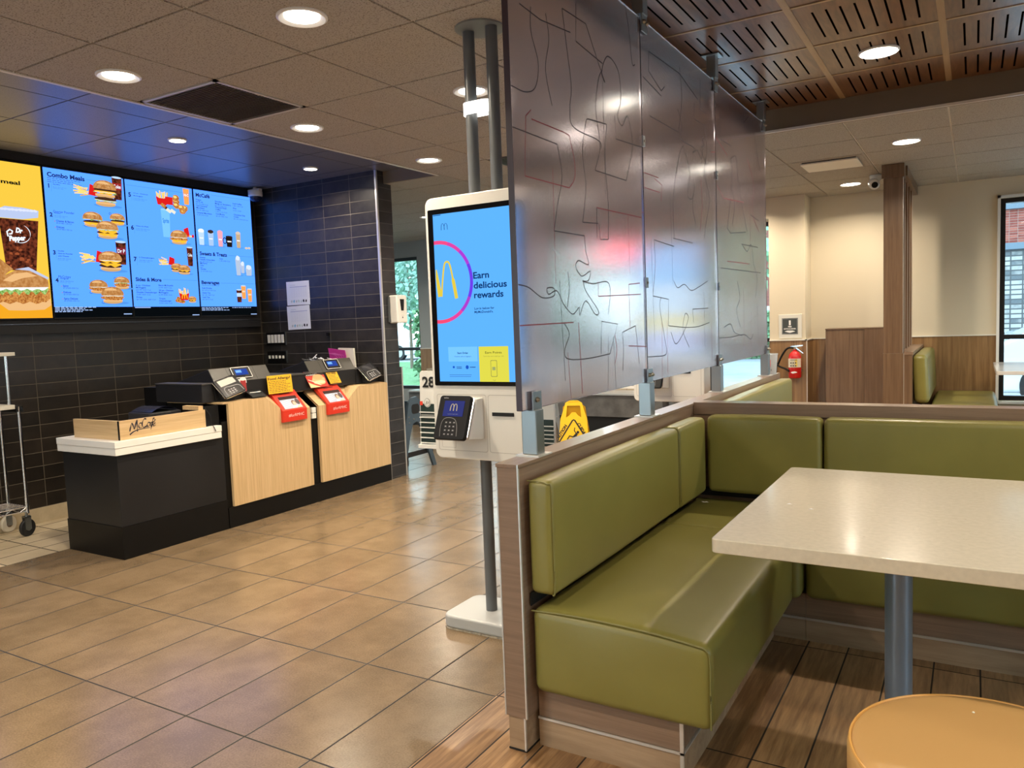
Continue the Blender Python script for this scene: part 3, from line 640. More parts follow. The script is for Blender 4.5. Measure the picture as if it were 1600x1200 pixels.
for i, y in enumerate((3.215, 4.277, 5.395)):
    nm = ('nearest', 'middle', 'farthest')[i]
    t = thing('ceiling_bracket', '%s steel hanger joining the frosted divider to the wood ceiling' % nm, 'bracket', (-1.225, y, ZW), 'hangers above the divider')
    mb = MB(); mb.box(-1.25, -1.2, y-.027, y+.027, 2.615, ZW-.004); mb.build('tube', M_steel, t, bevel=.003)
    mb = MB(); mb.box(-1.272, -1.178, y-.045, y+.045, ZW-.008, ZW-.003); mb.build('top_plate', M_steel, t)
    for sx_ in (-1, 1):
        xc = -1.225+sx_*.0165; mb = MB(); mb.box(xc-.003, xc+.003, y-.028, y+.034, 2.545, 2.64); mb.build('clamp_plate', M_steel, t, bevel=.001)
    for dy in (-.014, .020):
        mb = MB(); mb.lathe([(.004, 0), (.009, .001), (.009, .004), (.006, .008), (.005, .012)], (-1.2055, y+dy, 2.585), 14, (1, 0, 0)); mb.build('bolt', M_bolt, t, smooth=True)
for y, z, l in ((3.182, 2.09, 'small steel clip high on the seam between the first two frosted panels'), (3.182, 1.495, 'small steel clip low on the seam between the first two frosted panels'), (4.276, 2.10, 'small steel clip high on the seam between the last two frosted panels'), (4.276, 1.50, 'small steel clip low on the seam between the last two frosted panels')):
    t = thing('panel_clip', l, 'clip', (-1.21, y, z-.02), 'clips on the divider seams')
    mb = MB(); mb.box(XP+.0012, XP+.009, y-.012, y+.012, z-.022, z+.022); mb.build('clip_plate', M_steel, t, bevel=.001)
    mb = MB(); mb.lathe([(.006, 0), (.006, .003), (.003, .005)], (XP+.009, y, z), 12, (1, 0, 0)); mb.build('screw', M_bolt, t, smooth=True)

# ------------------------------------------------------------------ olive booth
def seam(pts, r=.003, m=None): return MB().tube(pts, r, 6)
t = thing('booth_bench', 'near olive green vinyl bench seat with open end, running along the half wall', 'bench', (-.9, 2.9, 0), 'olive vinyl bench seats')
mb = rbox(-1.178, -.612, 2.03, 3.155, .19, .462, .030, .045, bulge=.006, wr=.0022, seed=2)
# rounded, slightly sagging front edge
mb.v = [(x, y, z-(.024*max(0, (x+1.0)/.39)**2 if z > .40 else 0)) for x, y, z in mb.v]
o = mb.build('seat_cushion', M_green, t, smooth=True, angle=80)
mb = MB(); mb.tube(bez([(-1.178, 2.036, .452), (-1.0, 2.029, .460), (-.8, 2.029, .4525), (-.66, 2.031, .437), (-.628, 2.034, .428), (-.618, 2.038, .40), (-.6165, 2.036, .3), (-.6165, 2.037, .20)], 5), .0028, 6); mb.build('seam', M_greenS, t, smooth=True)
mb = rbox(-1.178, -.588, 3.162, 3.705, .195, .457, .03, .06, bulge=.003, seed=5); mb.v = [(x, y, z-(.024*max(0, (x+1.0)/.39)**2 if z > .40 else 0)) for x, y, z in mb.v]; mb.build('corner_cushion', M_green, t, smooth=True, angle=80)
mb = MB(); mb.box(-1.182, -.712, 2.07, 3.24, .095, .2); mb.box(-1.182, -.5845, 3.255, 3.70, .095, .195); mb.build('plinth', M_partX, t)
mb = MB(); mb.box(-1.182, -.709, 2.067, 3.24, 0, .090); mb.box(-1.182, -.5845, 3.251, 3.70, 0, .089); mb.build('skirting', M_base, t)
mb = MB(); mb.box(-1.182, -.706, 2.062, 2.067, .089, .096); mb.box(-.712, -.706, 2.064, 3.245, .089, .096); mb.box(-.706, -.5845, 3.245, 3.251, .088, .097); mb.box(-.717, -.706, 2.062, 2.069, .0, .192); mb.build('edge_trim', M_alu, t)
t = thing('booth_bench', 'olive green vinyl bench seat under the white table, running along the crosswise half wall', 'bench', (.8, 3.5, 0), 'olive vinyl bench seats')
mb = rbox(-.578, 2.2, 3.205, 3.703, .19, .458, .03, .06, bulge=.004, wr=.001, seed=8); mb.build('seat_cushion', M_green, t, smooth=True, angle=80)
mb = MB(); mb.box(-.583, 2.2, 3.255, 3.71, .095, .2); mb.build('plinth', M_partX, t)
mb = MB(); mb.box(-.583, 2.2, 3.251, 3.71, 0, .089); mb.build('skirting', M_base, t)
mb = MB(); mb.box(-.583, 2.2, 3.245, 3.251, .088, .097); mb.build('edge_trim', M_alu, t)
def back(name_label, x0, x1, y0, y1, z0=.508, z1=.864, r=.022, seed=1, front='x', group='olive vinyl backrests'):
    t = thing('back_cushion', name_label, 'backrest', ((x0+x1)/2, (y0+y1)/2, z0), group)
    mb = rbox(x0, x1, y0, y1, z0, z1, r, .045, bulge=.005, wr=.0014, seed=seed); mb.build('padding', M_green, t, smooth=True, angle=80)
    return t
t = back('long olive backrest pad on the half wall, nearest the viewer', -1.177, -1.09, 2.03, 3.210, z1=.866, seed=3)
mb = MB(); mb.tube(bez([(-1.176, 2.035, .862), (-1.13, 2.029, .864), (-1.105, 2.031, .857), (-1.094, 2.037, .842), (-1.092, 2.036, .7), (-1.092, 2.036, .53), (-1.10, 2.034, .513)], 5), .0024, 6); mb.build('seam', M_greenS, t, smooth=True)
t = back('short olive backrest pad on the half wall, next to the booth corner', -1.177, -1.090, 3.221, 3.597, z1=.866, seed=4)
mb = MB(); mb.tube([(-1.17, 3.222, .862), (-1.11, 3.222, .864), (-1.098, 3.222, .855), (-1.090, 3.222, .84), (-1.090, 3.222, .54)], .0022, 6); mb.build('seam', M_greenS, t, smooth=True)
back('olive backrest pad in the booth corner, left of the dark vertical gap', -1.088, -.579, 3.605, 3.708, z1=.870, seed=6)
back('wide olive backrest pad behind the white table, right of the dark vertical gap', -.566, 1.4, 3.605, 3.708, z1=.872, seed=7)
back('olive backrest pad beyond the crosswise half wall, catching window light', -1.176, -1.085, 3.86, 5.62, z1=.885, seed=9)
t = thing('booth_bench', 'olive bench seat of the booth beyond the crosswise half wall', 'bench', (-.9, 4.7, 0), 'olive vinyl bench seats')
mb = rbox(-1.176, -.62, 3.86, 5.62, .19, .46, .03, .08); mb.build('seat_cushion', M_green, t, smooth=True, angle=80)
mb = MB(); mb.box(-1.18, -.71, 3.87, 5.6, 0, .19); mb.build('plinth', M_base, t)

# ------------------------------------------------------------------ near table and stool
t = thing('dining_table', 'large pale cream table with a grey tubular leg, in the near booth', 'table', (-.05, 2.55, 0))
mb = MB()
def rrect(x0, x1, y0, y1, r, n=6):
    ps = []
    for cx, cy, a0 in ((x1-r, y1-r, 0), (x0+r, y1-r, 90), (x0+r, y0+r, 180), (x1-r, y0+r, 270)):
        for k in range(n+1): a = math.radians(a0+90*k/n); ps.append((cx+r*math.cos(a), cy+r*math.sin(a)))
    return ps
mb.prism(rrect(-.604, .76, 2.015, 3.09, .018), (0, 0, .712), (1, 0, 0), (0, 1, 0), (0, 0, .038))
M_top = mat('cream speckled tabletop', (.66,.61,.49), .22, coat=.25, var=.05, vscale=60)
mb.build('tabletop', M_top, t, bevel=.003)
mb = MB(); mb.cyl((-.1905, 2.56, .012), (-.1905, 2.56, .70), .0385, 36); mb.build('leg', mat('satin blue grey tube', (.22,.27,.34), .34, metal=.45), t, smooth=True)
mb = MB(); mb.cyl((.37, 2.56, .012), (.37, 2.56, .70), .0385, 36); mb.build('leg', MATS['satin blue grey tube'], t, smooth=True)
mb = MB(); mb.box(-.4, .58, 2.48, 2.64, .70, .712); mb.build('mounting_plate', M_matblack, t)
mb = MB(); mb.lathe([(.06, 0), (.06, .008), (.05, .016), (.04, .022)], (-.1905, 2.56, 0), 36); mb.build('foot_plate', M_steel, t, smooth=True)
g = G((0, 0, .7502), (1, 0, 0), (0, 1, 0), .0003); rd = random.Random(4)
for k in range(26): g.ell(rd.uniform(-.55, .5), rd.uniform(2.1, 3.0), rd.uniform(.001, .0028), rd.uniform(.0008, .002), pm((.25, .2, .15)), 1, 7)
g.build('surface_marks', t)
for k, (px, py, l) in enumerate(((1233, 788, 'tiny white paper scrap on the cream table, left one'), (1267, 796, 'tiny white paper scrap on the cream table, right one'))):
    p = ray_on(px, py, 'z', .7505); mb = MB(); mb.add([(p.x-.008, p.y-.003, .7505), (p.x+.002, p.y-.006, .752), (p.x+.009, p.y+.002, .7506), (p.x+.001, p.y+.005, .7535), (p.x-.004, p.y, .753)], [(0, 1, 4), (1, 2, 3, 4), (0, 4, 3), (0, 1, 2, 3)])
    tag(mb.build('paper_scrap', pm((.85, .83, .8))), l, 'scrap', 'paper scraps')
p = ray_on(1102, 786, 'z', .462); mb = MB(); rd = random.Random(2); ps = [(p.x+.016*math.cos(a)*rd.uniform(.4, 1.2), p.y+.012*math.sin(a)*rd.uniform(.4, 1.2), .4655+rd.uniform(0, .005)) for a in [k*.7 for k in range(9)]]
mb.add([(p.x, p.y, .466)]+ps, [(0, k+1, (k+1) % 9+1) for k in range(9)]); tag(mb.build('paper_scrap', pm((.85, .83, .8))), 'crumpled white paper scrap on the olive seat by the corner', 'scrap', 'paper scraps')
cx, cy, rs, zt = .045, 1.735, .272, .462
mb = MB(); mb.box(-1.1838, -1.1795, 2.04, 3.70, .465, .505); tag(mb.build('gap_shade', M_matblack), 'black strip added as shade in the gap between the near seat and its backrests', 'shade strip')  # black strip stands in for the shade between seat and backrests
mb = MB(); mb.box(-1.17, 2.2, 3.7095, 3.7155, .465, .505); tag(mb.build('gap_shade', M_matblack), 'black strip added as shade in the gap behind the booth corner, along the crosswise half wall', 'shade strip')  # same added shade strip, below the pads on the crosswise wall
t = thing('stool', 'round stool with tan orange vinyl seat at the lower right', 'stool', (cx, cy, 0))
mb = MB(); mb.lathe([(.02, .0), (rs-.03, 0), (rs-.008, .004), (rs, .014), (rs, .062), (rs-.003, .073), (rs-.012, .081), (rs-.03, .086), (rs-.09, .089), (.001, .090)], (cx, cy, zt-.09), 72); mb.build('seat_pad', M_orange, t, smooth=True, angle=70)
ring = lambda r, z, rr: MB().tube([(cx+r*math.cos(a), cy+r*math.sin(a), z) for a in [2*math.pi*k/72 for k in range(72)]], rr, 6, closed=True)
ring(rs-.006, zt-.011, .0032).build('piping', mat('tan piping', (.66,.36,.10), .35), t, smooth=True)
mb = MB(); mb.cyl((cx, cy, .012), (cx, cy, zt-.09), .035, 28); mb.build('pedestal', MATS['satin blue grey tube'], t, smooth=True)
mb = MB(); mb.lathe([(.2, 0), (.2, .006), (.06, .02), (.035, .03)], (cx, cy, 0), 40); mb.build('foot_plate', M_steel, t, smooth=True)
p = ray_on(1521, 1113, 'z', zt+.001); mb = MB(); mb.lathe([(.001, 0), (.003, .001), (.002, .003)], (p.x, p.y, zt-.0005), 8); tag(mb.build('crumb', pm((.9, .85, .7))), 'pale crumb on the tan stool seat', 'crumb')

# ------------------------------------------------------------------ menu boards
XS = -5.872
t = thing('menu_housing', 'black housing band around the lit menu boards on the dark tiled wall', 'casing', (-5.90, 3.6, 1.4))
mb = MB(); mb.box(-5.927, -5.898, -.3, 5.20, 1.395, ZN-.002); mb.build('back_panel', M_matblack, t)
mb = MB(); mb.box(-5.896, -5.868, -.3, 5.215, 2.628, ZN); tag(mb.build('header_band', M_matblack), 'black header band along the top of the lit menu boards', 'casing')
t = thing('lower_casing', 'black ledge casing along the bottom of the lit menu boards', 'casing', (-5.88, 3.6, 1.4))
mb = MB(); mb.box(-5.895, -5.885, -.3, 5.19, 1.395, 1.47); mb.build('lower_band', M_matblack, t)
mb = MB(); mb.box(-5.884, -5.878, -.3, 5.19, 1.462, 1.468); mb.build('lower_rail', mat('dim rail', (.10,.10,.11), .3, metal=.8), t)
ES = 1.0
def E3(r, g_, b, s=ES): return emat((r, g_, b), s)
e_sky = E3(.075, .27, 1.1, 1.3); e_navy = E3(.010, .022, .085); e_grey = E3(.028, .055, .16); e_white = E3(.80, .90, 1.0); e_line = E3(.04, .15, .45); e_blk = E3(.002, .003, .004); e_shadow = E3(.075, .27, .70)
e_bun = emat((.38, .155, .04), ES, noise=(.52, .26, .09), nscale=45); e_bunL = E3(.72, .42, .18); e_bunB = E3(.56, .33, .14); e_patty = emat((.022, .010, .006), ES, noise=(.085, .035, .016), nscale=180); e_chs = E3(.90, .46, .03); e_let = emat((.10, .26, .03), ES, noise=(.42, .60, .22), nscale=120); e_mayo = E3(.72, .70, .58)
e_chk = emat((.30, .085, .015), ES, noise=(.62, .28, .07), nscale=90); e_fry = E3(.92, .62, .18); e_fryD = E3(.62, .33, .05); e_cola = emat((.025, .006, .004), ES, noise=(.16, .035, .015), nscale=38); e_red = E3(.62, .012, .012); e_ylw = E3(.93, .50, .01); e_ylwD = E3(.75, .33, .015); e_cup = E3(.45, .62, .85); e_pink = E3(.75, .35, .42); e_tan = E3(.50, .36, .22); e_or = E3(.85, .33, .08); e_dot = E3(.35, .12, .10); e_seed = E3(.80, .62, .36)
def burger(g, u, v, w, lay, L=3, sd=0, split=False):
    h = v; S = w/2; w = w*1.22
    for k, it in enumerate(lay):
        if it == 'b':
            g.ell(u, h+w*.075, S*.86, w*.085, e_bunB, L); g.rect(u-S*.84, h+w*.07, u+S*.84, h+w*.13, e_bunL, L+.5); h += w*.13
        elif it == 'p': g.ell(u, h+w*.05, S*.97, w*.065, e_patty, L+.8, jit=.06, sd=sd+k); h += w*.085
        elif it == 'k': g.ell(u, h+w*.07, S*1.02, w*.095, e_chk, L+.8, jit=.10, sd=sd+k, n=40); h += w*.12
        elif it == 'c':
            g.poly([(u-S*.95, h+w*.03), (u-S*.3, h-w*.06), (u, h-w*.015), (u+S*.35, h-w*.085), (u+S*.95, h+w*.02), (u+S*.8, h+w*.045), (u-S*.8, h+w*.045)], e_chs, L+1.2); h += w*.02
        elif it == 'l':
            rd = random.Random(sd+k); ps = [(u-S*1.0+2*S*i/14, h+w*(.0+.05*rd.random())) for i in range(15)]+[(u+S*.97, h+w*.07), (u-S*.97, h+w*.07)]; g.poly(ps, e_let, L+1.0); g.stroke([(u-S*.9+1.8*S*i/9, h+w*(.05+.02*rd.random())) for i in range(10)], w*.022, e_mayo, L+1.4); h += w*.06
        elif it == 'm': g.stroke([(u-S*.9, h+w*.02), (u-S*.4, h), (u, h+w*.02), (u+S*.5, h-.0*w), (u+S*.9, h+w*.02)], w*.03, e_mayo, L+1.4); h += w*.02
        elif it == 't':
            n = 24; ps = [(u+S*math.cos(math.pi*i/n), h+w*.30*math.sin(math.pi*i/n)**.8) for i in range(n+1)]; g.poly(ps, e_bun, L+1.6)
            ps = [(u-S*.15+S*.55*math.cos(math.pi*i/12), h+w*.17+w*.085*math.sin(math.pi*i/12)) for i in range(13)]; g.poly(ps, e_bunL, L+1.8)
            if split: g.stroke([(u-S*.05, h+w*.3), (u+S*.02, h+w*.18), (u-S*.02, h+w*.10)], w*.012, e_bunB, L+2)
            else:
                rd = random.Random(sd+k)
                for _ in range(int(18 if w > .12 else 9)): a = rd.uniform(.5, 2.6); rr = rd.uniform(.35, .85); g.ell(u+S*math.cos(a)*rr, h+w*.27*math.sin(a)*rr, w*.011, w*.007, e_seed, L+2, 6)
def fries(g, u, v, w, L=3, sd=0, box=True, lie=False):
    rd = random.Random(sd)
    for i in range(16 if w > .06 else 10):
        x = u-w*.42+.84*w*i/(15 if w > .06 else 9); hh = rd.uniform(.75, 1.25)*w; g.stroke([(x, v+w*.3), (x+rd.uniform(-.14, .14)*w, v+w*.3+hh*.62)], w*.075, e_fry if i % 3 else e_fryD, L+.1*(i % 3))
    if box: g.poly([(u-w*.38, v), (u+w*.38, v), (u+w*.5, v+w*.62), (u+w*.2, v+w*.5), (u-w*.2, v+w*.5), (u-w*.5, v+w*.62)], e_red, L+1)
def lying_fries(g, u, v, w, L=3, sd=0):
    rd = random.Random(sd)
    for i in range(18): a = rd.uniform(2.5, 3.7); x = u-rd.uniform(.0, .3)*w; y = v+rd.uniform(.1, .42)*w; g.stroke([(x, y), (x+math.cos(a)*w*.5, y+math.sin(a)*w*.25)], w*.05, e_fry if i % 3 else e_fryD, L+.1*(i % 3))
    g.poly([(u-w*.05, v+w*.1), (u+w*.38, v+w*.05), (u+w*.42, v+w*.5), (u+.05*w, v+w*.62)], e_red, L+1)
def cup(g, u, v, w, h, m, L=3, band=None, rim=None, txt=None, tm=None):
    g.poly([(u-w*.38, v), (u+w*.38, v), (u+w*.5, v+h), (u-w*.5, v+h)], m, L)
    if rim: g.ell(u, v+h, w*.5, w*.10, rim, L+.6)
    if band: g.poly([(u-w*.44, v+h*.45), (u+w*.44, v+h*.45), (u+w*.46, v+h*.75), (u-w*.46, v+h*.75)], band, L+.7)
    if txt: g.text(txt, u, v+h*.52, h*.16, tm or e_white, L+1.2, w=w*.7, align='C', bold=.02)
def S2(c, k, o): return lambda x, y: tuple(ray_on(o[0]+x/k, o[1]+y/k, 'x', XS))[1:]
def T(g, P, s, xl, yl, xr, hpx, k, m, bold=0, layer=2):
    a = P(xl, yl); b = P(xr, yl); top = P(xl, yl-hpx); g.text(s, a[0], a[1], top[1]-a[1], m, layer, w=b[0]-a[0], bold=bold)
def screen(lab, y0, y1, bgm, foot):
    t = thing('menu_screen', lab, 'screen', (-5.88, (y0+y1)/2, 1.505), 'lit menu screens')
    mb = MB(); mb.box(-5.895, XS-.003, y0-.004, y1+.004, 1.500, 2.618); mb.build('display_case', M_matblack, t)
    g = G((XS-.002, 0, 0), (0, 1, 0), (0, 0, 1), .00035)
    g.rect(y0, 1.588 if foot else 1.508, y1, 2.610, bgm, 1)
    return t, g
# screen 1 : yellow meal picture
t, g = screen('yellow picture screen with a cola cup and chicken sandwich, at the far left', 2.60, 3.228, E3(.78, .50, .05), False)
P = S2(0, 4.2875, (0, 240))
g.rect(2.60, 1.508, 3.228, 1.62, e_ylwD, 1.5); T(g, P, 'meal', 6, 195, 134, 26, 0, e_blk, .03, 2); T(g, P, 'meal', -300, 195, -160, 26, 0, e_blk, .03, 2)
cupL, cupR = P(0, 430), P(255, 430); bL, bR = P(55, 780), P(245, 780)
g.poly([(cupL[0]-.01, cupL[1]), (cupR[0], cupL[1]), (bR[0], bL[1]), (bL[0]-.01, bL[1])], e_cola, 3)
for q in range(12):
    rd = random.Random(q); a = P(rd.uniform(30, 220), rd.uniform(560, 760)); g.ell(a[0], a[1], rd.uniform(.008, .018), rd.uniform(.006, .014), emat((.30, .07, .025), 1), 3.2, 8, jit=.3, sd=q)
g.poly([P(-20, 370), P(30, 350), P(150, 362), P(258, 385), P(256, 430), P(150, 440), P(-20, 425)], E3(.42, .50, .72), 3.6)
for q in range(10):
    a = P(10+q*25, 368+q*2); g.ell(a[0], a[1], .016, .009, E3(.62, .66, .85), 3.8, 10, jit=.2, sd=q)
mx = P(128, 535); 
for a0, a1 in ((-.3, 1.1), (-1.95, -.35)):
    g.stroke([(mx[0]+.005+.072*math.cos(a0+(a1-a0)*i/16), mx[1]+.066*math.sin(a0+(a1-a0)*i/16)) for i in range(17)], [.001+.004*math.sin(math.pi*i/16) for i in range(17)], e_white, 4.2)
a, b = P(52, 540), P(160, 540); g.text('Dr', P(105, 530)[0], P(105, 526)[1], .033, e_white, 4.4, w=.048, bold=.06, shear=.15, rot=-.10)
g.text('Pepper', P(62, 570)[0], P(62, 583)[1], .033, e_white, 4.4, w=.115, bold=.06, shear=.15, rot=.10)
a = P(75, 535); g.stroke([(a[0]-.022, a[1]-.022), (a[0]-.027, a[1]+.012), (a[0]-.008, a[1]+.028), (a[0]+.010, a[1]+.018), (a[0]+.004, a[1]-.001), (a[0]-.014, a[1]-.004)], .010, e_white, 4.3)
bu = P(180, 1035); g.layer = 5
g.poly([P(-10, 1000), P(60, 1050), P(180, 1052), P(300, 1045), P(345, 1015), P(335, 965), P(-10, 965)], e_bunL, 5)
g.poly([P(-10, 985)]+[P(x, 1000-8*math.sin(x*.07)) for x in range(0, 330, 22)]+[P(338, 970), P(335, 905), P(200, 880), P(-10, 900)], e_chk, 5.4)
g.poly([P(-10, 915)]+[P(x, 935+14*math.sin(x*.11)) for x in range(0, 320, 16)]+[P(328, 905), P(200, 885), P(-10, 895)], e_let, 5.7)
g.poly([P(-10, 905)]+[P(x, 912+7*math.sin(x*.09+1)) for x in range(0, 320, 20)]+[P(326, 895), P(200, 880), P(-10, 890)], E3(.85, .88, .92), 5.9)
g.poly([P(-10, 898), P(328, 895), P(322, 850), P(270, 805), P(190, 775), P(100, 782), P(30, 815), P(-10, 850)], e_bun, 6.1)
g.poly([P(20, 850), P(90, 805), P(180, 795), P(250, 820), P(150, 835), P(80, 860)], e_bunL, 6.3)
g.poly([P(-10, 850), P(60, 790), P(90, 775), P(40, 735), P(0, 705), P(-10, 700)], e_bun, 5.8); g.poly([P(100, 775), P(190, 760), P(325, 830), P(322, 845), P(200, 785)], E3(.45, .50, .68), 6.4)
g.build('picture', t)
# screen 2 : combo meals
def item(g, P, no, x, y, hd, prices, k=1, extra=(), w=110):
    """numbered entry: number, heading lines, small print"""
    a = P(x, y); b = P(x, y-30); g.text(no, a[0], a[1], (b[1]-a[1])*1.0, e_navy, 2, bold=.04)
    q = P(x+32, y-20); yy = y-22
    g.stroke([P(x+24, y-34), P(x+24, y+30)], .0011, e_line, 2)
    for s in hd: c = P(x+36, yy); d = P(x+36+len(s)*7.4, yy); g.text(s, c[0], c[1], (P(x, yy-11)[1]-c[1]), e_navy, 2, w=d[0]-c[0], bold=.015); yy += 19
    for s in prices:
        c = P(x+36, yy); 
        if s: g.text(s, c[0], c[1], (P(x, yy-8)[1]-c[1]), e_grey, 2, w=P(x+36+w*.9, yy)[0]-c[0]); yy += 12
        c = P(x+36, yy-2); g.text('Limit per day', c[0], c[1], (P(x, yy-6)[1]-P(x, yy)[1]), e_line, 2, w=P(x+36+w*.7, yy)[0]-c[0]); yy += 12
t, g = screen('blue menu screen headed Combo Meals, listing meals one to four', 3.245, 3.872, e_sky, True)
P = S2(0, 4.8, (60, 250))
T(g, P, 'Combo Meals', 65, 120, 345, 33, 0, e_navy, .035); a = P(360, 140); g.stroke([(a[0], P(65, 105)[1]), (3.86, P(65, 105)[1])], .0018, e_line, 2)
for i in range(3): a = P(66, 133+i*14); g.lines(a[0], a[1], .26, 1, .01, .0035, e_grey, 2, seed=i)
item(g, P, '1', 75, 205, ['Big Mac'], ['$8.39 970-1150 Cal.'])
item(g, P, '2', 86, 422, ['Cheese'], ['$8.79 840-1040 Cal.']); c = P(112, 392); g.text('Quarter Pounder', c[0], c[1], .017, e_navy, 2, w=P(270, 392)[0]-c[0])
for dx, dy, s in ((48, 462, 'Cheese & Bacon'), (52, 508, 'Deluxe')): c = P(86+dx, dy); g.text(s, c[0], c[1], .014, e_navy, 2, bold=.015); c = P(88+dx, dy+15); g.text('$9.39 980-1190 Cal.', c[0], c[1], .010, e_grey, 2); a = P(86+dx-10, dy-4); g.ell(a[0], a[1], .004, .004, e_dot, 2, 8)
item(g, P, '3', 112, 707, ['Double', 'Quarter Pounder', 'with Cheese'], ['$9.99 1060-1260 Cal.'])
item(g, P, '4', 130, 915, ['Original'], ['$8.75 790-970 Cal.']); c = P(152, 882); g.text('McCrispy', c[0], c[1], .017, e_navy, 2)
for dx, dy, s in ((36, 950, 'Spicy'), (40, 998, 'Deluxe'), (44, 1046, 'Spicy Deluxe')): c = P(150+dx, dy); g.text(s, c[0], c[1], .014, e_navy, 2, bold=.015); c = P(152+dx, dy+15); g.text('$7.29 850-1050 Cal.', c[0], c[1], .010, e_grey, 2); a = P(140+dx, dy-4); g.ell(a[0], a[1], .004, .004, e_dot, 2, 8)
def at(P, x, y): return P(x, y)
def shadow(g, P, x, y, w): a = P(x, y); g.ell(a[0]+w*.1, a[1]+.004, w*.62, w*.07, e_shadow, 1.6)
def wd(P, x0, x1, y): return P(x1, y)[0]-P(x0, y)[0]
BM = ['b', 'l', 'p', 'b', 'l', 'c', 'p', 't']
for x, y, x0, x1, lay, sp, sd in ((508, 348, 418, 590, BM, 0, 1), (412, 502, 340, 490, ['b', 'c', 'p', 'l', 't'], 0, 2), (596, 490, 536, 650, ['b', 'c', 'p', 'l', 't'], 0, 3), (524, 590, 440, 606, ['b', 'c', 'p', 'c', 'l', 't'], 0, 4), (546, 835, 455, 632, ['b', 'p', 'c', 'p', 'c', 'm', 't'], 0, 5),
                          (456, 1000, 388, 528, ['b', 'k', 'm', 't'], 1, 6), (630, 968, 570, 688, ['b', 'k', 'l', 't'], 1, 7), (562, 1076, 478, 648, ['b', 'k', 'm', 't'], 1, 8)):
    w = wd(P, x0, x1, y); a = P(x, y); shadow(g, P, x, y, w); burger(g, a[0], a[1], w, lay, 4+sd*.35, sd, bool(sp))
a = P(385, 275); lying_fries(g, a[0], a[1], .16, 2.2, 1); a = P(440, 780); lying_fries(g, a[0], a[1], .17, 2.2, 2)
a = P(598, 300); cup(g, a[0], a[1], .085, .175, e_cola, 2.4, E3(.30, .02, .02), e_cup, 'Coke'); a = P(630, 785); cup(g, a[0], a[1], .09, .18, e_cola, 2.4, E3(.20, .02, .03), e_cup, 'Dr P')
for x, y in ((342, 428), (358, 492), (538, 402), (450, 575), (396, 993), (575, 888), (487, 1068)): a = P(x, y); g.ell(a[0], a[1], .009, .010, e_navy, 2, 12); g.ell(a[0], a[1], .0065, .0075, e_sky, 2.3, 12)
for i in range(4): a = P(126, 1108+i*11); g.lines(a[0], a[1], .33-.02*i, 1, .01, .006, E3(.35, .50, .85), 2, seed=i)
a = P(642, 1158); g.rect(a[0], a[1], a[0]+.07, a[1]+.007, E3(.35, .50, .85), 2)
g.rect(3.245, 1.508, 3.872, 1.588, e_blk, 1); g.build('picture', t)
# screen 3
t, g = screen('blue menu screen listing meals five to seven above Sides and More', 3.885, 4.510, e_sky, True)
P = S2(0, 4.614, (190, 250))
a = P(35, 178); g.stroke([(a[0], a[1]), (4.50, a[1])], .0018, e_line, 2)
item(g, P, '5', 50, 262, ['10 pc. Chicken', 'McNuggets'], ['7.39 750-950 Cal.']); item(g, P, '6', 70, 500, ['Filet-O-Fish'], ['8.09 720-920 Cal.']); item(g, P, '7', 90, 728, ['2 Cheeseburgers'], ['7.09 930-1130 Cal.'])
a = P(322, 310); fries(g, a[0]-.04, a[1]-.02, .11, 3, 3); a = P(340, 322); g.rect(a[0]-.03, a[1], a[0]+.04, a[1]+.065, e_red, 4.4)
for k, (x, y) in enumerate(((392, 300), (395, 330), (440, 370), (455, 350), (430, 345), (390, 275))): a = P(x, y); g.ell(a[0], a[1], .033, .026, e_chk, 4.6+.2*k, 14, jit=.12, sd=k); g.ell(a[0]-.006, a[1]+.008, .018, .010, e_fry, 4.75+.2*k, 10, jit=.1, sd=k)
for k, (x, y, m) in enumerate(((310, 345, emat((.08, .02, .012), 1)), (340, 372, e_mayo), (370, 378, e_mayo), (300, 335, e_chk))): a = P(x, y); g.poly([(a[0]-.03, a[1]+.01), (a[0]+.015, a[1]-.015), (a[0]+.03, a[1]+.008), (a[0]-.01, a[1]+.03)], m, 4.5+.2*k)
a = P(470, 322); cup(g, a[0], a[1], .062, .135, e_or, 3, E3(.75, .30, .12), None, 'Hi-C')
a = P(328, 556); cup(g, a[0], a[1], .085, .23, E3(.17, .48, .92), 2.4, None, E3(.25, .55, .95), 'Sprite', E3(.02, .18, .62))
a = P(480, 560); g.poly([(a[0]-.03, a[1]), (a[0]+.02, a[1]+.01), (a[0]+.005, a[1]+.09), (a[0]-.04, a[1]+.07)], e_red, 3.4); lying_fries(g, a[0]+.04, a[1]+.0, .05, 3.5, 9)
a = P(418, 608); w = wd(P, 355, 478, 600); shadow(g, P, 418, 606, w); burger(g, a[0], a[1], w, ['b', 'c', 'k', 'm', 't'], 4.5, 11, True)
a = P(360, 765); lying_fries(g, a[0]-.02, a[1], .13, 2.4, 5); a = P(499, 765); cup(g, a[0], a[1], .062, .16, e_cola, 3, None, e_cup, 'Coke')
for x, y, x0, x1, sd in ((400, 808, 355, 440, 1), (455, 825, 408, 498, 2)): a = P(x, y); w = wd(P, x0, x1, y); shadow(g, P, x, y, w); burger(g, a[0], a[1], w, ['b', 'p', 'c', 't'], 4+sd*.9, sd+20, True)
T(g, P, 'Sides & More', 103, 872, 288, 26, 0, e_navy, .035); a = P(300, 872); g.stroke([(a[0], a[1]+.012), (4.50, a[1]+.012)], .0018, e_line, 2)
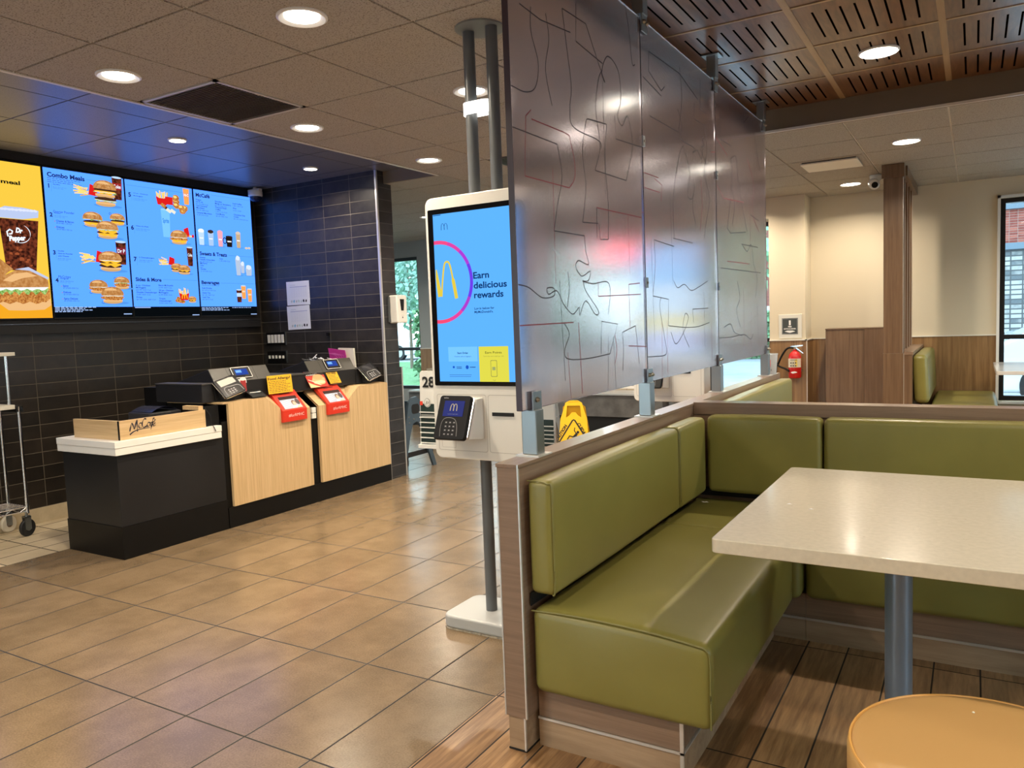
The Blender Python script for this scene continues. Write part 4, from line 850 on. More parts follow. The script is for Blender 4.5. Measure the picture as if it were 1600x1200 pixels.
for x, y, rows in ((105, 908, ['6 pc. Chicken', 'McNuggets', '#3.99 250 Cal.']), (110, 958, ['Double Cheeseburger', '3.89 450 Cal.']), (110, 994, ['Fries', '$1.99 230-480 Cal.']), (268, 908, ['Bacon McDouble', '3.99 450 Cal.']), (270, 944, ['20 pc. Chicken', 'McNuggets', '6.99 830 Cal.']), (272, 1004, ['Triple', 'Cheeseburger', '4.99 530 Cal.'])):
    for i, s in enumerate(rows): c = P(x, y+i*16); last = i == len(rows)-1; g.text(s, c[0], c[1], .012 if not last else .010, e_grey if last else e_navy, 2, w=len(s)*.0098, bold=0 if last else .015)
a = P(455, 1010); fries(g, a[0], a[1], .10, 4, 7); a = P(455, 990); arches(g, a[0], a[1]-.012, .05, .035, e_ylw, 5.6, .17)
for k, (x, y) in enumerate(((405, 1020), (425, 1026), (445, 1028), (412, 1005))): a = P(x, y); g.ell(a[0], a[1]+.008, .022, .016, e_chk, 3.5+.2*k, 12, jit=.12, sd=k)
a = P(512, 1028); burger(g, a[0], a[1], .085, ['b', 'p', 'c', 't'], 4, 31)
a = P(98, 1068); g.rect(a[0], 1.578, a[0]+.14, 1.585, E3(.35, .50, .85), 2); g.rect(4.43, 1.512, 4.50, 1.519, E3(.35, .50, .85), 2)
g.rect(3.885, 1.508, 4.510, 1.588, e_blk, 1); g.build('picture', t)
# screen 4
t, g = screen('blue menu screen with coffee, sweets and beverages, nearest the wall corner', 4.525, 5.145, e_sky, True)
T(g, P, 'McCaf\u00e9', 535, 262, 635, 26, 0, e_navy, .035); a = P(645, 262); g.stroke([(a[0], a[1]+.012), (5.14, a[1]+.012)], .0018, e_line, 2)
for x, y, rows in ((536, 288, ['Frappe', '16 fl oz', '$3.79 440 Cal.']), (540, 332, ['Iced Caramel', 'Macchiato', '$3.29 260 Cal.']), (544, 382, ['Caramel Macchiato', '3.29 310 Cal.']), (674, 302, ['Smoothie', 'Mango or Strawberry', '$3.19 220 Cal.']), (678, 345, ['Premium Roast', 'Coffee', '1.39 0-15 Cal.']), (682, 392, ['Iced Mocha', '$3.39 300 Cal.']), (802, 318, ['Iced Coffee', '1.89 140 Cal.']), (805, 352, ['Pies', '2 for 3.00']), (810, 398, ['Chocolate Chip', 'Cookie', '$1.19 170-510 Cal.'])):
    for i, s in enumerate(rows): c = P(x, y+i*15); last = i == len(rows)-1; g.text(s, c[0], c[1], .012 if not last else .010, e_grey if last else e_navy, 2, w=len(s)*.0092, bold=0 if last else .015)
for x, y, w, h, m, top in ((580, 612, .062, .125, e_cup, e_white), (648, 618, .062, .125, E3(.35, .50, .75), emat((.04, .02, .015), 1)), (716, 624, .058, .13, e_pink, e_pink), (846, 634, .055, .135, e_tan, E3(.6, .5, .4))):
    a = P(x, y); cup(g, a[0], a[1], w, h, m, 3, None, top); g.ell(a[0], a[1]+h, w*.5, w*.26, top, 3.8, 14, jit=.1, sd=x); g.rect(a[0]-w*.3, a[1]+h*.45, a[0]+w*.3, a[1]+h*.52, e_white, 4.2); g.ell(a[0]+.01, a[1], w*.8, .006, e_shadow, 1.6)
a = P(780, 628); cup(g, a[0], a[1], .075, .095, emat((.012, .008, .008), 1), 3, None, emat((.03, .015, .01), 1)); g.rect(a[0]-.022, a[1]+.045, a[0]+.022, a[1]+.056, e_white, 4.2); g.ell(a[0]-.05, a[1]+.055, .022, .03, emat((.012, .008, .008), 1), 2.4, 14); g.ell(a[0]-.05, a[1]+.055, .014, .022, e_sky, 2.7, 14)
for x in (900, 920): a = P(x, 636); g.ell(a[0], a[1], .018, .010, E3(.62, .50, .36), 3, 10)
T(g, P, 'Sweets & Treats', 565, 685, 760, 26, 0, e_navy, .035); a = P(770, 688); g.stroke([(a[0], P(565, 675)[1]), (5.14, P(565, 675)[1])], .0018, e_line, 2)
for x, y, rows in ((566, 706, ['Shakes', 'Vanilla Chocolate', '$2.79 520 Cal.']), (568, 748, ['McFlurry', 'Oreo', 'M&M']), (572, 790, ['Sundae', '2.19 330 Cal.']), (706, 716, ['Cone', '1.49 200 Cal.']), (582, 928, ['Soft Drinks', '$1.29 0-310 Cal.']), (584, 962, ['Sweet Tea', '$1.29 100 Cal.']), (586, 994, ['Iced Tea', '$1.29 0 Cal.'])):
    for i, s in enumerate(rows): c = P(x, y+i*15); last = i == len(rows)-1; g.text(s, c[0], c[1], .012 if not last else .010, e_grey if last else e_navy, 2, w=len(s)*.0092, bold=0 if last else .015)
for x, y, w, h in ((846, 832, .06, .15), (876, 816, .045, .08), (920, 834, .075, .07)):
    a = P(x, y); cup(g, a[0], a[1], w, h, E3(.40, .48, .62), 3); g.ell(a[0], a[1]+h+.008, w*.42, .022, E3(.62, .70, .85), 3.7, 12, jit=.1, sd=x); g.ell(a[0]+.01, a[1], w*.8, .006, e_shadow, 1.6)
T(g, P, 'Beverages', 578, 893, 706, 24, 0, e_navy, .035); a = P(716, 893); g.stroke([(a[0], P(578, 883)[1]), (5.14, P(578, 883)[1])], .0018, e_line, 2); a = P(582, 905); g.lines(a[0], a[1], .19, 1, .01, .003, e_grey, 2)
for x, y, w, h, m in ((852, 1026, .062, .115, e_cola), (884, 1000, .055, .12, e_or), (928, 1022, .055, .12, e_or)): a = P(x, y); cup(g, a[0], a[1], w, h, m, 3+(y > 1010)*.9, e_cup if m is e_cola else None, e_cup); g.rect(a[0]-w*.3, a[1]+h*.5, a[0]+w*.3, a[1]+h*.62, E3(.85, .60, .42) if m is e_or else e_cup, 4.6)
g.rect(4.525, 1.508, 5.145, 1.588, e_blk, 1)
for i in range(3): g.lines(4.53, 1.575-i*.011, .30, 1, .01, .0055, E3(.35, .50, .85), 2, seed=i)
g.lines(4.86, 1.575, .27, 1, .01, .0055, E3(.35, .50, .85), 2, seed=7); g.rect(5.07, 1.512, 5.14, 1.519, E3(.35, .50, .85), 2)
g.build('picture', t)
for y0, l in ((-.02, 'first'), (.64, 'second')):    # further boards to the left of the frame
    pass
for k, y0 in enumerate((1.28, 1.94)):
    t, g = screen(('menu screen left of the frame, next to the yellow one', 'menu screen left of the frame, second from the yellow one')[1-k], y0, y0+.627, e_sky, False); g.build('picture', t)

# ------------------------------------------------------------------ ordering kiosks
def kiosk(yc, x0, label, full=True):
    t = thing('ordering_kiosk', label, 'kiosk', (-1.80, yc, 0), 'self ordering kiosks')
    yf, yb = yc-.105, yc+.042
    mb = MB(); mb.prism(rrect(-2.052, -1.548, .762, 1.893, .035), (0, yf, 0), (1, 0, 0), (0, 0, 1), (0, yb-yf, 0)); mb.build('housing', M_plaster, t, bevel=.006)
    mb = MB(); mb.prism(rrect(-2.035, -1.565, 1.084, 1.842, .006), (0, yf-.004, 0), (1, 0, 0), (0, 0, 1), (0, .004, 0)); mb.prism(rrect(-2.035, -1.565, 1.084, 1.842, .006), (0, yb, 0), (1, 0, 0), (0, 0, 1), (0, .004, 0)); o = mb.build('screen_bezel', mat('black screen glass', (.004,.004,.005), .12), t)
    g = G((0, yf-.0042, 0), (1, 0, 0), (0, 0, 1), .0004); sb = emat((.10, .40, .93), .95); nv = emat((.005, .035, .13), 1)
    g.rect(-2.007, 1.102, -1.593, 1.820, sb, 1)
    # lighter patch of the interface toward the middle right
    def Q(x, y): p = ray_on(660+x/6, 280+y/6, 'y', yf-.0045); return (p.x, p.z)     # traced on the near kiosk
    if full:
        cu, cv, R = -1.990, 1.531, .170; n = 40; cols = [(.78, .06, .20), (.62, .05, .32), (.35, .04, .55), (.13, .04, .68), (.13, .04, .68), (.35, .04, .5), (.66, .05, .28), (.80, .06, .15)]
        t0 = math.pi/2+.1; 
        for k in range(8):
            a0 = t0-(math.pi+.2)*k/8; a1 = t0-(math.pi+.2)*(k+1)/8
            g.clip = (-2.007, -1.593, 1.10, 1.82); g.stroke([(cu+R*math.cos(a0+(a1-a0)*i/5), cv+R*math.sin(a0+(a1-a0)*i/5)) for i in range(6)], .0155, emat(cols[k], 1), 2)
        g.clip = None
        g.stroke([(p[0], p[1]) for p in bez([Q(183, 1102), Q(190, 960), Q(205, 810), Q(228, 775), Q(256, 800), Q(290, 950), Q(322, 1118)], 6)], [.0085]*30+[.017]*7, emat((.66, .50, .05), 1), 3)
        g.stroke([Q(174, 1100), Q(140, 930), Q(131, 850)], [.018, .015, .006], emat((.66, .50, .05), 1), 3); g.stroke([Q(160, 1105), Q(146, 1000), Q(136, 900)], .012, emat((.66, .50, .05), 1), 2.9)
        for s, x, y, xr in (('Earn', 478, 932, 626), ('delicious', 482, 1025, 794), ('rewards', 486, 1115, 762)): a, b = Q(x, y), Q(xr, y); g.text(s, a[0], a[1], .0265, nv, 2, w=b[0]-a[0], bold=.025)
        def Q2(x, y): p = ray_on(640+x/2.727, 280+y/2.727, 'y', yf-.0045); return (p.x, p.z)
        for s, x, y, xr in (('Log in below for', 277, 556, 361), ('MyMcDonald\u2019s.', 277, 571, 357)): a, b = Q2(x, y), Q2(xr, y); g.text(s, a[0], a[1], .0095, nv, 2, w=b[0]-a[0], bold=.02)
        a = Q2(148, 216); arches(g, a[0], a[1], .034, .027, nv, 2, .07)
        a, b = Q2(300, 858), Q2(420, 711); g.rect(a[0], 1.102, b[0], b[1], emat((.62, .58, .06), 1), 2)
        c = (a[0]+b[0])/2; g.text('Earn Points', c, b[1]-.030, .0095, emat((.10, .10, .02), 1), 3, align='C', bold=.01, w=.082); g.text('Scan to enter your in digital app - code', c, b[1]-.043, .005, emat((.22, .22, .05), 1), 3, align='C', w=.10)
        for q, m in ((.0, emat((.06, .08, .06), 1)), (.0016, emat((.62, .58, .06), 1))): g.poly(rrect(c-.0155+q, c+.0155-q, b[1]-.127+q, b[1]-.058-q, .004), m, 3+q*300)
        g.stroke([(c-.006, b[1]-.140), (c, b[1]-.145), (c+.006, b[1]-.140)], .0012, emat((.06, .08, .06), 1), 3); g.rect(c-.008, b[1]-.10, c+.008, b[1]-.086, emat((.30, .33, .12), 1), 4)
        a, b = Q2(167, 777), Q2(288, 713); lb = emat((.16, .48, .96), 1); g.rect(a[0], a[1], b[0], b[1], lb, 2); g.text('Start Order', (a[0]+b[0])/2, (a[1]+b[1])/2+.001, .0085, nv, 3, align='C', bold=.02, w=.056); g.text('Continue without logging in', (a[0]+b[0])/2, (a[1]+b[1])/2-.012, .005, nv, 3, align='C', w=.086)
        c2 = Q2(246, 801); g.ell(c2[0], c2[1], .008, .0085, emat((.01, .08, .45), 1), 3, 16); g.rect(c2[0]-.075, c2[1]-.004, c2[0]-.065, c2[1]+.005, emat((.01, .08, .45), 1), 3); g.lines(c2[0]-.055, c2[1], .028, 2, .006, .003, nv, 3); g.lines(c2[0]+.014, c2[1]-.002, .03, 1, .006, .004, nv, 3); g.lines(a[0]+.002, c2[1]-.034, .12, 2, .007, .0022, emat((.04, .16, .45), 1), 3, words=False)
        g.rect(-2.005, 1.815, -1.965, 1.818, nv, 2)
    else:
        for z0, z1, c_ in ((1.56, 1.82, (.28, .60, .95)), (1.36, 1.56, (.55, .78, .92)), (1.25, 1.36, (.72, .72, .32)), (1.102, 1.25, (.50, .62, .85))): g.rect(-2.007, z0, -1.593, z1, emat(c_, 1.9), 2)
    g.build('screen_picture', o)
    g = G((0, yb+.0042, 0), (-1, 0, 0), (0, 0, 1), .0004); g.rect(1.593, 1.102, 2.007, 1.820, sb, 1); g.build('rear_screen_picture', o)
    # lower doors, slots
    gl = mat('fine panel gap', (.35,.33,.28), .6)
    g = G((0, yf-.0002, 0), (1, 0, 0), (0, 0, 1), .0004)
    g.stroke(rrect(-2.03, -1.775, .80, 1.045, .01), .0016, gl, 1, closed=True); g.stroke(rrect(-1.765, -1.57, .80, 1.045, .012), .0016, gl, 1, closed=True); g.stroke(rrect(-2.012, -1.94, .812, .86, .002), .0010, gl, 1, closed=True); g.build('door_gaps', t)
    mb = MB(); mb.box(-1.745, -1.640, yf-.004, yf, .957, .972); mb.build('receipt_slot', M_matblack, t); mb = MB(); mb.box(-2.006, -1.97, yf-.003, yf, .968, 1.0); mb.build('scanner_window', M_matblack, t)
    # payment terminal on a wedge shroud
    mb = MB(); mb.add([(-1.965, yf, 1.035), (-1.79, yf, 1.035), (-1.79, yf, .855), (-1.965, yf, .855), (-1.955, yf-.035, 1.03), (-1.80, yf-.035, 1.03), (-1.80, yf-.105, .868), (-1.955, yf-.105, .868)], [(0, 1, 5, 4), (1, 2, 6, 5), (2, 3, 7, 6), (3, 0, 4, 7), (4, 5, 6, 7), (0, 3, 2, 1)]); mb.build('terminal_shroud', M_plaster, t, bevel=.004)
    O = Vector((-1.962, yf-.118, .862)); U = Vector((1, 0, 0)); V = Vector((0, .070, .170)).normalized(); Nn = U.cross(V)
    mb = MB(); mb.prism(rrect(0, .158, 0, .192, .014), O, U, V, -Nn*.022+Nn*.045); mb.build('payment_terminal', mat('black terminal plastic', (.004,.004,.005), .4, spec=.25), t, bevel=.004)
    mb = MB(); mb.tube([O+U*.161+V*(.015+.17*k/6)+Nn*.004 for k in range(7)], .0032, 6); mb.build('terminal_side_rail', M_chrome, t, smooth=True)
    g = G(O+Nn*.0236, U, V, .0005); g.rect(.030, .100, .132, .168, emat((.030, .035, .15), 1), 1); arches(g, .081, .124, .034, .030, emat((.45, .36, .22), 1), 2, .12); g.text('touch or insert card', .081, .108, .004, emat((.25, .25, .35), 1), 2, align='C', w=.05); g.text('verifone', .022, .178, .005, pm((.6, .6, .6)), 2)
    g.stroke(bez([(.034, .012), (.030, .055), (.038, .085), (.062, .094), (.095, .088), (.112, .060), (.118, .015)], 4), .0022, pm((.18, .18, .18), .3), 1)
    for r_ in range(4):
        for c_ in range(3): g.rect(.050+c_*.020, .018+r_*.017, .062+c_*.020, .026+r_*.017, pm((.05, .05, .055), .3), 1); g.rect(.054+c_*.020, .021+r_*.017, .058+c_*.020, .024+r_*.017, pm((.5, .5, .5)), 2)
    g.build('keypad_and_display', t)
    mb = MB(); mb.prism(rrect(-2.037, -1.563, yc-.142, yc+.15, .05, 8), (0, 0, .004), (1, 0, 0), (0, 1, 0), (0, 0, .058)); mb.build('foot_plate', M_gbase, t, bevel=.012, seg=3)
    mb = MB(); mb.prism(rrect(-2.038, -1.562, yc-.143, yc+.151, .05, 8), (0, 0, 0), (1, 0, 0), (0, 1, 0), (0, 0, .006)); mb.build('sealant_bead', mat('worn sealant', (.33,.29,.22), .7, var=.4, vscale=60), t)
    for xp in (-1.857, -1.743):
        mb = MB(); mb.cyl((xp, yc, .06), (xp, yc, .765), .0255, 28); mb.build('pole', M_gpole, t, smooth=True); mb = MB(); mb.cyl((xp, yc, 1.89), (xp, yc, ZC-.006), .0255, 28); mb.build('pole', M_gpole, t, smooth=True)
    mb = MB(); mb.lathe([(.105, 0), (.105, -.007), (.03, -.008)], (-1.80, yc, ZC), 44); mb.build('ceiling_flange', mat('grey ceiling flange', (.20,.22,.225), .4), t, smooth=True)
    def stadium(r, n=12): return [(-1.785+r*math.cos(a), yc+r*math.sin(a)) for a in [-math.pi/2+math.pi*k/n for k in range(n+1)]]+[(-1.857+r*math.cos(a), yc+r*math.sin(a)) for a in [math.pi/2+math.pi*k/n for k in range(n+1)]]
    zr = 2.235; ps = stadium(.034); pi_ = stadium(.029); n = len(ps); mb = MB(); vs = [(x, y, zr) for x, y in ps]+[(x, y, zr+.05) for x, y in ps]+[(x, y, zr) for x, y in pi_]+[(x, y, zr+.05) for x, y in pi_]
    mb.add(vs, [(i, (i+1) % n, n+(i+1) % n, n+i) for i in range(n)]+[(2*n+i, 3*n+i, 3*n+(i+1) % n, 2*n+(i+1) % n) for i in range(n)]+[(n+i, n+(i+1) % n, 3*n+(i+1) % n, 3*n+i) for i in range(n)]+[(i, 2*n+i, 2*n+(i+1) % n, (i+1) % n) for i in range(n)])
    mb.build('light_band', emat((1, .97, .9), 3.0), t, smooth=True)
    return t
kiosk(2.855, 0, 'white ordering kiosk with lit blue screen, on grey poles beside the olive booth')
kiosk(5.20, 0, 'white ordering kiosk seen under and through the frosted divider, behind the first', full=False)
# racks of numbered table markers hanging on the kiosk sides
def marker_rack(x0, x1, y, z0, z1, label, num=None, lean=.03):
    t = thing('marker_rack', label, 'rack', ((x0+x1)/2, y, z0), 'number marker racks on the kiosks')
    dk = mat('dark green card', (.012,.030,.024), .5); wh = mat('white card edge', (.78,.77,.72), .5); w = x1-x0
    mb = MB(); mb.prism([(0, 0), (w, 0), (w, (z1-z0)), (.020, (z1-z0)), (.012, (z1-z0)-.01)], (x0, y, z0), (1, 0, 0), (0, 0, 1), (0, .012, 0)); mb.build('back_card', wh, t)
    n = 7; step = .030
    g = G((0, y-.0005, 0), (1, 0, 0), (0, 0, 1), .0008)
    g.poly([(x0+.004, z0+.015), (x1-.004, z0+.015), (x1-.004, z1-.148), (x0+.010, z1-.148)], dk, 1)
    if num: 
        g.text(num, x0+.026, z1-.072, .046, pm((.01, .01, .01)), 2, w=.070, bold=.03); g.ell(x0+.05, z1-.142, .019, .022, wh, 2, 20); g.ell(x0+.05, z1-.142, .016, .019, pm((.03, .04, .04)), 3, 20); g.ell(x0+.05, z1-.142, .0145, .0175, wh, 4, 20); g.stroke([(x0+.043, z1-.152), (x0+.05, z1-.135), (x0+.054, z1-.15), (x0+.060, z1-.138)], .003, pm((.02, .02, .02)), 5); g.rect(x0+.008, z1-.155, x0+.024, z1-.137, pm((.75, .05, .02)), 3); g.lines(x0+.012, z1-.200, .08, 2, .006, .0025, wh, 2, words=False)
    g.build('front_card', t)
    for k in range(n):
        z = z0+.018+k*step*(z1-z0-.16)/.24; mb = MB(); mb.prism([(0, 0), (w-.008, 0), (w-.008, .004), (0, .004)], (x0+.006, y-.009, z), (1, 0, 0), (0, 0, 1), (0, .0075, 0)); mb.build('marker_edge', wh, t)
    mb = MB(); mb.box(x0-.002, x1+.001, y-.016, y+.014, z0-.004, z0+.012); mb.build('tray', wh, t)
marker_rack(-2.172, -2.056, 2.80, .797, 1.143, 'white rack of numbered order markers showing 28, on the near kiosk', '28')
marker_rack(-1.546, -1.478, 2.80, .790, 1.090, 'rack of order marker cards on the right side of the near kiosk')
marker_rack(-2.175, -2.054, 5.145, .850, 1.16, 'rack of order marker cards on the left side of the far kiosk')

# ------------------------------------------------------------------ service counter
t = thing('service_counter', 'black order counter with two light oak front panels, against the tiled wall end', 'counter', (-4.7, 4.4, 0))
mb = MB(); mb.box(-5.0, -4.425, 3.505, 5.245, 0, .74); mb.box(-5.0, -4.60, 3.505, 5.245, .74, .862); mb.build('carcass', M_black, t)
mb = MB(); mb.box(-4.425, -4.405, 3.505, 5.245, 0, .142); mb.build('plinth', M_black, t)
def front_panel(prof, back_pts, name):
    """oak front with a lowered notch and a sloping tray behind it"""
    mb = MB(); mb.prism(prof, (-4.42, 0, 0), (0, 1, 0), (0, 0, 1), (.022, 0, 0)); mb.build(name, M_oak, t)
    top = back_pts; mb = MB(); n = len(top)
    vs = [(-4.3985, y, z+.001) for y, z in top]+[(-4.56, y, .874) for y, z in top]; mb.add(vs, [(i, i+1, n+i+1, n+i) for i in range(n-1)])
    vs = [(-4.3985, y, z-.018) for y, z in top]+[(-4.56, y, .856) for y, z in top]; mb.add(vs, [(i, n+i, n+i+1, i+1) for i in range(n-1)]); mb.build('sloping_top', M_oakY, t)
front_panel([(3.55, .146), (4.308, .146), (4.308, .752), (4.05, .752), (3.875, .872), (3.55, .872)], [(3.55, .872), (3.875, .872), (4.05, .752), (4.308, .752)], 'front_panel')
front_panel([(4.40, .146), (5.235, .146), (5.235, .864), (4.865, .864), (4.715, .752), (4.40, .752)], [(4.40, .752), (4.715, .752), (4.865, .864), (5.235, .864)], 'front_panel')
mb = MB(); mb.box(-4.58, -4.40, 3.505, 3.56, .8625, .8745); mb.box(-5.0, -4.56, 3.505, 5.245, .8625, .876); mb.build('worktop', M_oakY, t)
mb = MB(); mb.box(-4.424, -4.405, 4.335, 4.375, .66, .70); mb.box(-4.424, -4.405, 4.335, 4.375, .705, .745); mb.build('white_latch', M_white, t)
t = thing('cafe_counter', 'charcoal counter end with thick white top, standing left of the oak fronts', 'counter', (-4.7, 3.1, 0))
mb = MB(); mb.box(-4.99, -4.412, 2.732, 3.50, .2, .64); mb.build('body', M_char, t, bevel=.002)
mb = MB(); mb.box(-4.992, -4.408, 2.728, 3.50, 0, .2); mb.build('plinth', M_black, t)
mb = MB(); mb.box(-5.01, -4.39, 2.712, 3.475, .64, .683); mb.box(-5.012, -4.388, 2.71, 3.477, .684, .724); mb.build('top', M_white, t, bevel=.002)
mb = MB(); mb.box(-4.46, -4.44, 3.38, 3.50, .2, .86); mb.build('end_post', M_black, t)
t = thing('wood_guard', 'low oak guard with dark script lettering around the white counter top', 'guard rail', (-4.6, 3.05, .724))
mb = MB(); mb.box(-4.435, -4.42, 2.768, 3.378, .7245, .842); mb.build('front_board', M_oakY, t)
mb = MB(); mb.box(-4.905, -4.4365, 2.768, 2.783, .7245, .842); mb.build('side_board', wood('light oak veneer sideways', (.50,.33,.155), (.68,.485,.26), 'X', 24, 14, .4), t)
mb = MB(); mb.box(-4.437, -4.4205, 2.7665, 2.7685, .7245, .842); mb.build('corner_gap', M_black, t)
mb = MB(); mb.box(-4.60, -4.4355, 3.34, 3.375, .842, .868); mb.build('cap_block', M_oakY, t)
g = G((-4.4195, 0, 0), (0, 1, 0), (0, 0, 1), .0004); ink = pm((.012, .014, .03), .5)
def W7(l): return [tuple(ray_on(60+x/4.286, 600+y/4.286, 'x', -4.4195))[1:] for x, y in l]
for pts, w in (([(612, 318), (618, 285), (626, 262), (636, 285), (642, 303), (652, 262), (660, 240), (660, 272), (662, 300), (664, 318)], .008), ([(612, 340), (640, 318), (680, 303), (748, 291)], [.009, .008, .006, .003]), ([(690, 262), (680, 262), (671, 277), (676, 292), (692, 289)], .007),
               ([(722, 236), (710, 232), (698, 252), (695, 275), (704, 290), (726, 281)], .008), ([(749, 259), (736, 258), (728, 272), (733, 284), (746, 276), (751, 259), (751, 278), (758, 280)], .007), ([(778, 228), (768, 232), (763, 255), (757, 285), (753, 304)], .008), ([(752, 258), (775, 252)], .006),
               ([(766, 270), (781, 262), (778, 252), (768, 256), (765, 270), (773, 280), (787, 272)], .006), ([(774, 243), (786, 238)], .006)):
    q = W7(pts); q2 = bez(q, 5); n = len(q2); ww = w if not isinstance(w, list) else [w[0]+(w[-1]-w[0])*i/(n-1) for i in range(n)]
    if not isinstance(w, list): ww = [w*(.75+.35*math.sin(i*.6)) for i in range(n)]
    g.stroke(q2, ww, ink, 1)
g.build('lettering', t)
mb = MB(); mb.tube(bez([(-4.43, 3.385, .85), (-4.40, 3.40, .80), (-4.395, 3.40, .745), (-4.384, 3.41, .725), (-4.383, 3.425, .69)], 4), .0025, 6); tag(mb.build('cable', M_black, None, smooth=True), 'thin black cable hanging over the white counter top beside the oak guard', 'cable')
# black device behind the guard
t = thing('receipt_printer', 'small black machine behind the oak guard, with curved glossy lid', 'printer', (-4.72, 3.28, .725))
mb = MB(); mb.prism(rrect(-4.86, -4.60, 3.10, 3.34, .03), (0, 0, .7245), (1, 0, 0), (0, 1, 0), (0, 0, .12)); mb.build('body', M_matblack, t, bevel=.01)
mb = MB(); n = 8; mb.add([(-4.84+.0*k, 3.12+.20*k/n, .848+.03*math.sin(math.pi*k/n)) for k in range(n+1)]+[(-4.62, 3.12+.20*k/n, .848+.03*math.sin(math.pi*k/n)) for k in range(n+1)]+[(-4.73, 3.22, .846)], [(k, n+1+k, n+2+k, k+1) for k in range(n)]); mb.build('lid', mat('glossy blue black lid', (.02,.022,.04), .12), t, smooth=True)

# register housings on the counter
M_reg = mat('dark bronze register shell', (.055,.052,.045), .38); M_regd = mat('black register body', (.012,.012,.013), .4)
def register(y0, y1, label, disp):
    t = thing('register_housing', label, 'cash register', (-4.7, (y0+y1)/2, .877), 'register housings on the counter')
    mb = MB(); mb.prism([(-4.50, .8765), (-4.50, 1.0), (-4.56, 1.097), (-4.90, 1.01), (-5.0, 1.0), (-5.0, .8765)], (0, y0, 0), (1, 0, 0), (0, 0, 1), (0, y1-y0, 0)); mb.build('body', M_regd, t, bevel=.002)
    mb = MB(); mb.prism([(0, 0), (y1-y0, 0), (y1-y0-.0, .1145), (.0, .1145)], (-4.4995, y0, 1.001), (0, 1, 0), Vector((-.06, 0, .097)).normalized(), Vector((.097, 0, .06)).normalized()*.004); mb.build('sloping_face', M_reg, t, bevel=.001)
    V = Vector((-.06, 0, .097)).normalized(); O = Vector((-4.4995, disp, 1.001))+Vector((.097, 0, .06)).normalized()*.004
    mb = MB(); mb.prism(rrect(0, .165, .018, .108, .008), O, (0, 1, 0), V, Vector((.097, 0, .06)).normalized()*.010); mb.build('customer_display', M_black, t)
    g = G(O+Vector((.097, 0, .06)).normalized()*.0105, (0, 1, 0), V, .0005); g.stroke(rrect(.002, .163, .020, .106, .008), .004, pm((.7, .68, .62), .3), 1, closed=True); g.rect(.028, .042, .138, .090, emat((.025, .06, .32), 1), 1); g.rect(.033, .060, .085, .083, emat((.12, .35, .8), 1), 2); g.text('RMHC', .04, .066, .012, emat((.5, .7, 1), 1), 3, w=.04)
    g.build('display_picture', t)
    mb = MB(); 
    for yy in (y0+.14, y1-.13): mb.prism([(0, 0), (.0015, 0), (.0015, .112), (0, .112)], Vector((-4.4995, yy, 1.001))+Vector((.097, 0, .06)).normalized()*.0042, (0, 1, 0), V, Vector((.097, 0, .06)).normalized()*.0004)
    mb.build('face_joints', M_black, t)
    return t
register(3.53, 4.037, 'dark wedge shaped register housing on the left part of the counter', 3.70)
register(4.43, 4.95, 'dark wedge shaped register housing on the right part of the counter', 4.62)
t = thing('low_housing', 'low black box joining the register housings along the back of the oak counter', 'casing', (-4.7, 3.25, .89))
mb = MB(); mb.box(-5.0, -4.50, 3.425, 3.525, .8775, 1.0); mb.build('body', M_regd, t, bevel=.003)
mb = MB(); mb.box(-5.0, -4.49, 3.42, 3.525, 1.001, 1.009); mb.build('lid', M_reg, t, bevel=.001)
mb = MB(); mb.box(-5.0, -4.50, 4.04, 4.425, .8765, 1.0); mb.build('middle_body', M_regd, t); mb = MB(); mb.box(-5.0, -4.49, 4.04, 4.428, 1.001, 1.009); mb.build('middle_lid', M_reg, t)
mb = MB(); mb.box(-5.0, -4.50, 4.955, 5.24, .8765, 1.0); mb.build('end_body', M_regd, t)
def terminal(y0, y1, label, on):
    t = thing('card_terminal', label, 'card terminal', (-4.44, (y0+y1)/2, .877), 'card terminals on the counter')
    U = Vector((0, 1, 0)); V = Vector((-.075, -.03, .095)).normalized(); U = (U-V*U.dot(V)).normalized(); N = U.cross(V); w = y1-y0; O = Vector((-4.415, y0+.04, .888))
    mb = MB(); mb.prism(rrect(0, w*.72, 0, .15, .015), O, U, V, N*.024); mb.build('shell', mat('black gloss terminal', (.015,.015,.016), .22), t, bevel=.004)
    mb = MB(); mb.tube([O+U*(-.002)+V*(.005+.138*k/5)+N*.014 for k in range(6)], .004, 6); mb.tube([O+U*(.006+(w*.72-.012)*k/5)+V*(-.001)+N*.014 for k in range(6)], .004, 6); mb.build('bright_rails', M_chrome, t, smooth=True)
    mb = MB(); mb.prism([(0, 0), (w*.4, 0), (w*.4, .02), (0, .02)], (-4.50, y0+.06, .8765), (0, 1, 0), (1, 0, 0), (0, 0, .07)); mb.build('stand', M_matblack, t)
    g = G(O+N*.0245, U, V, .0005); g.rect(.028, .088, w*.72-.028, .138, pm((.42, .42, .38), .3) if on else pm((.03, .03, .035), .1), 1)
    g.stroke(bez([(.03, .01), (.035, .06), (.06, .075), (.11, .07), (w*.72-.03, .06), (w*.72-.02, .01)], 4), .006, pm((.20, .20, .20), .3), 1)
    for r_ in range(3):
        for c_ in range(3): g.rect(.06+c_*.026, .015+r_*.015, .075+c_*.026, .023+r_*.015, pm((.35, .35, .35), .4), 2)
    g.build('screen_and_keys', t)
terminal(3.50, 3.79, 'black card terminal with pale lit screen at the left end of the oak counter', True)
terminal(4.97, 5.25, 'black card terminal at the right end of the oak counter, against the tiled wall', False)
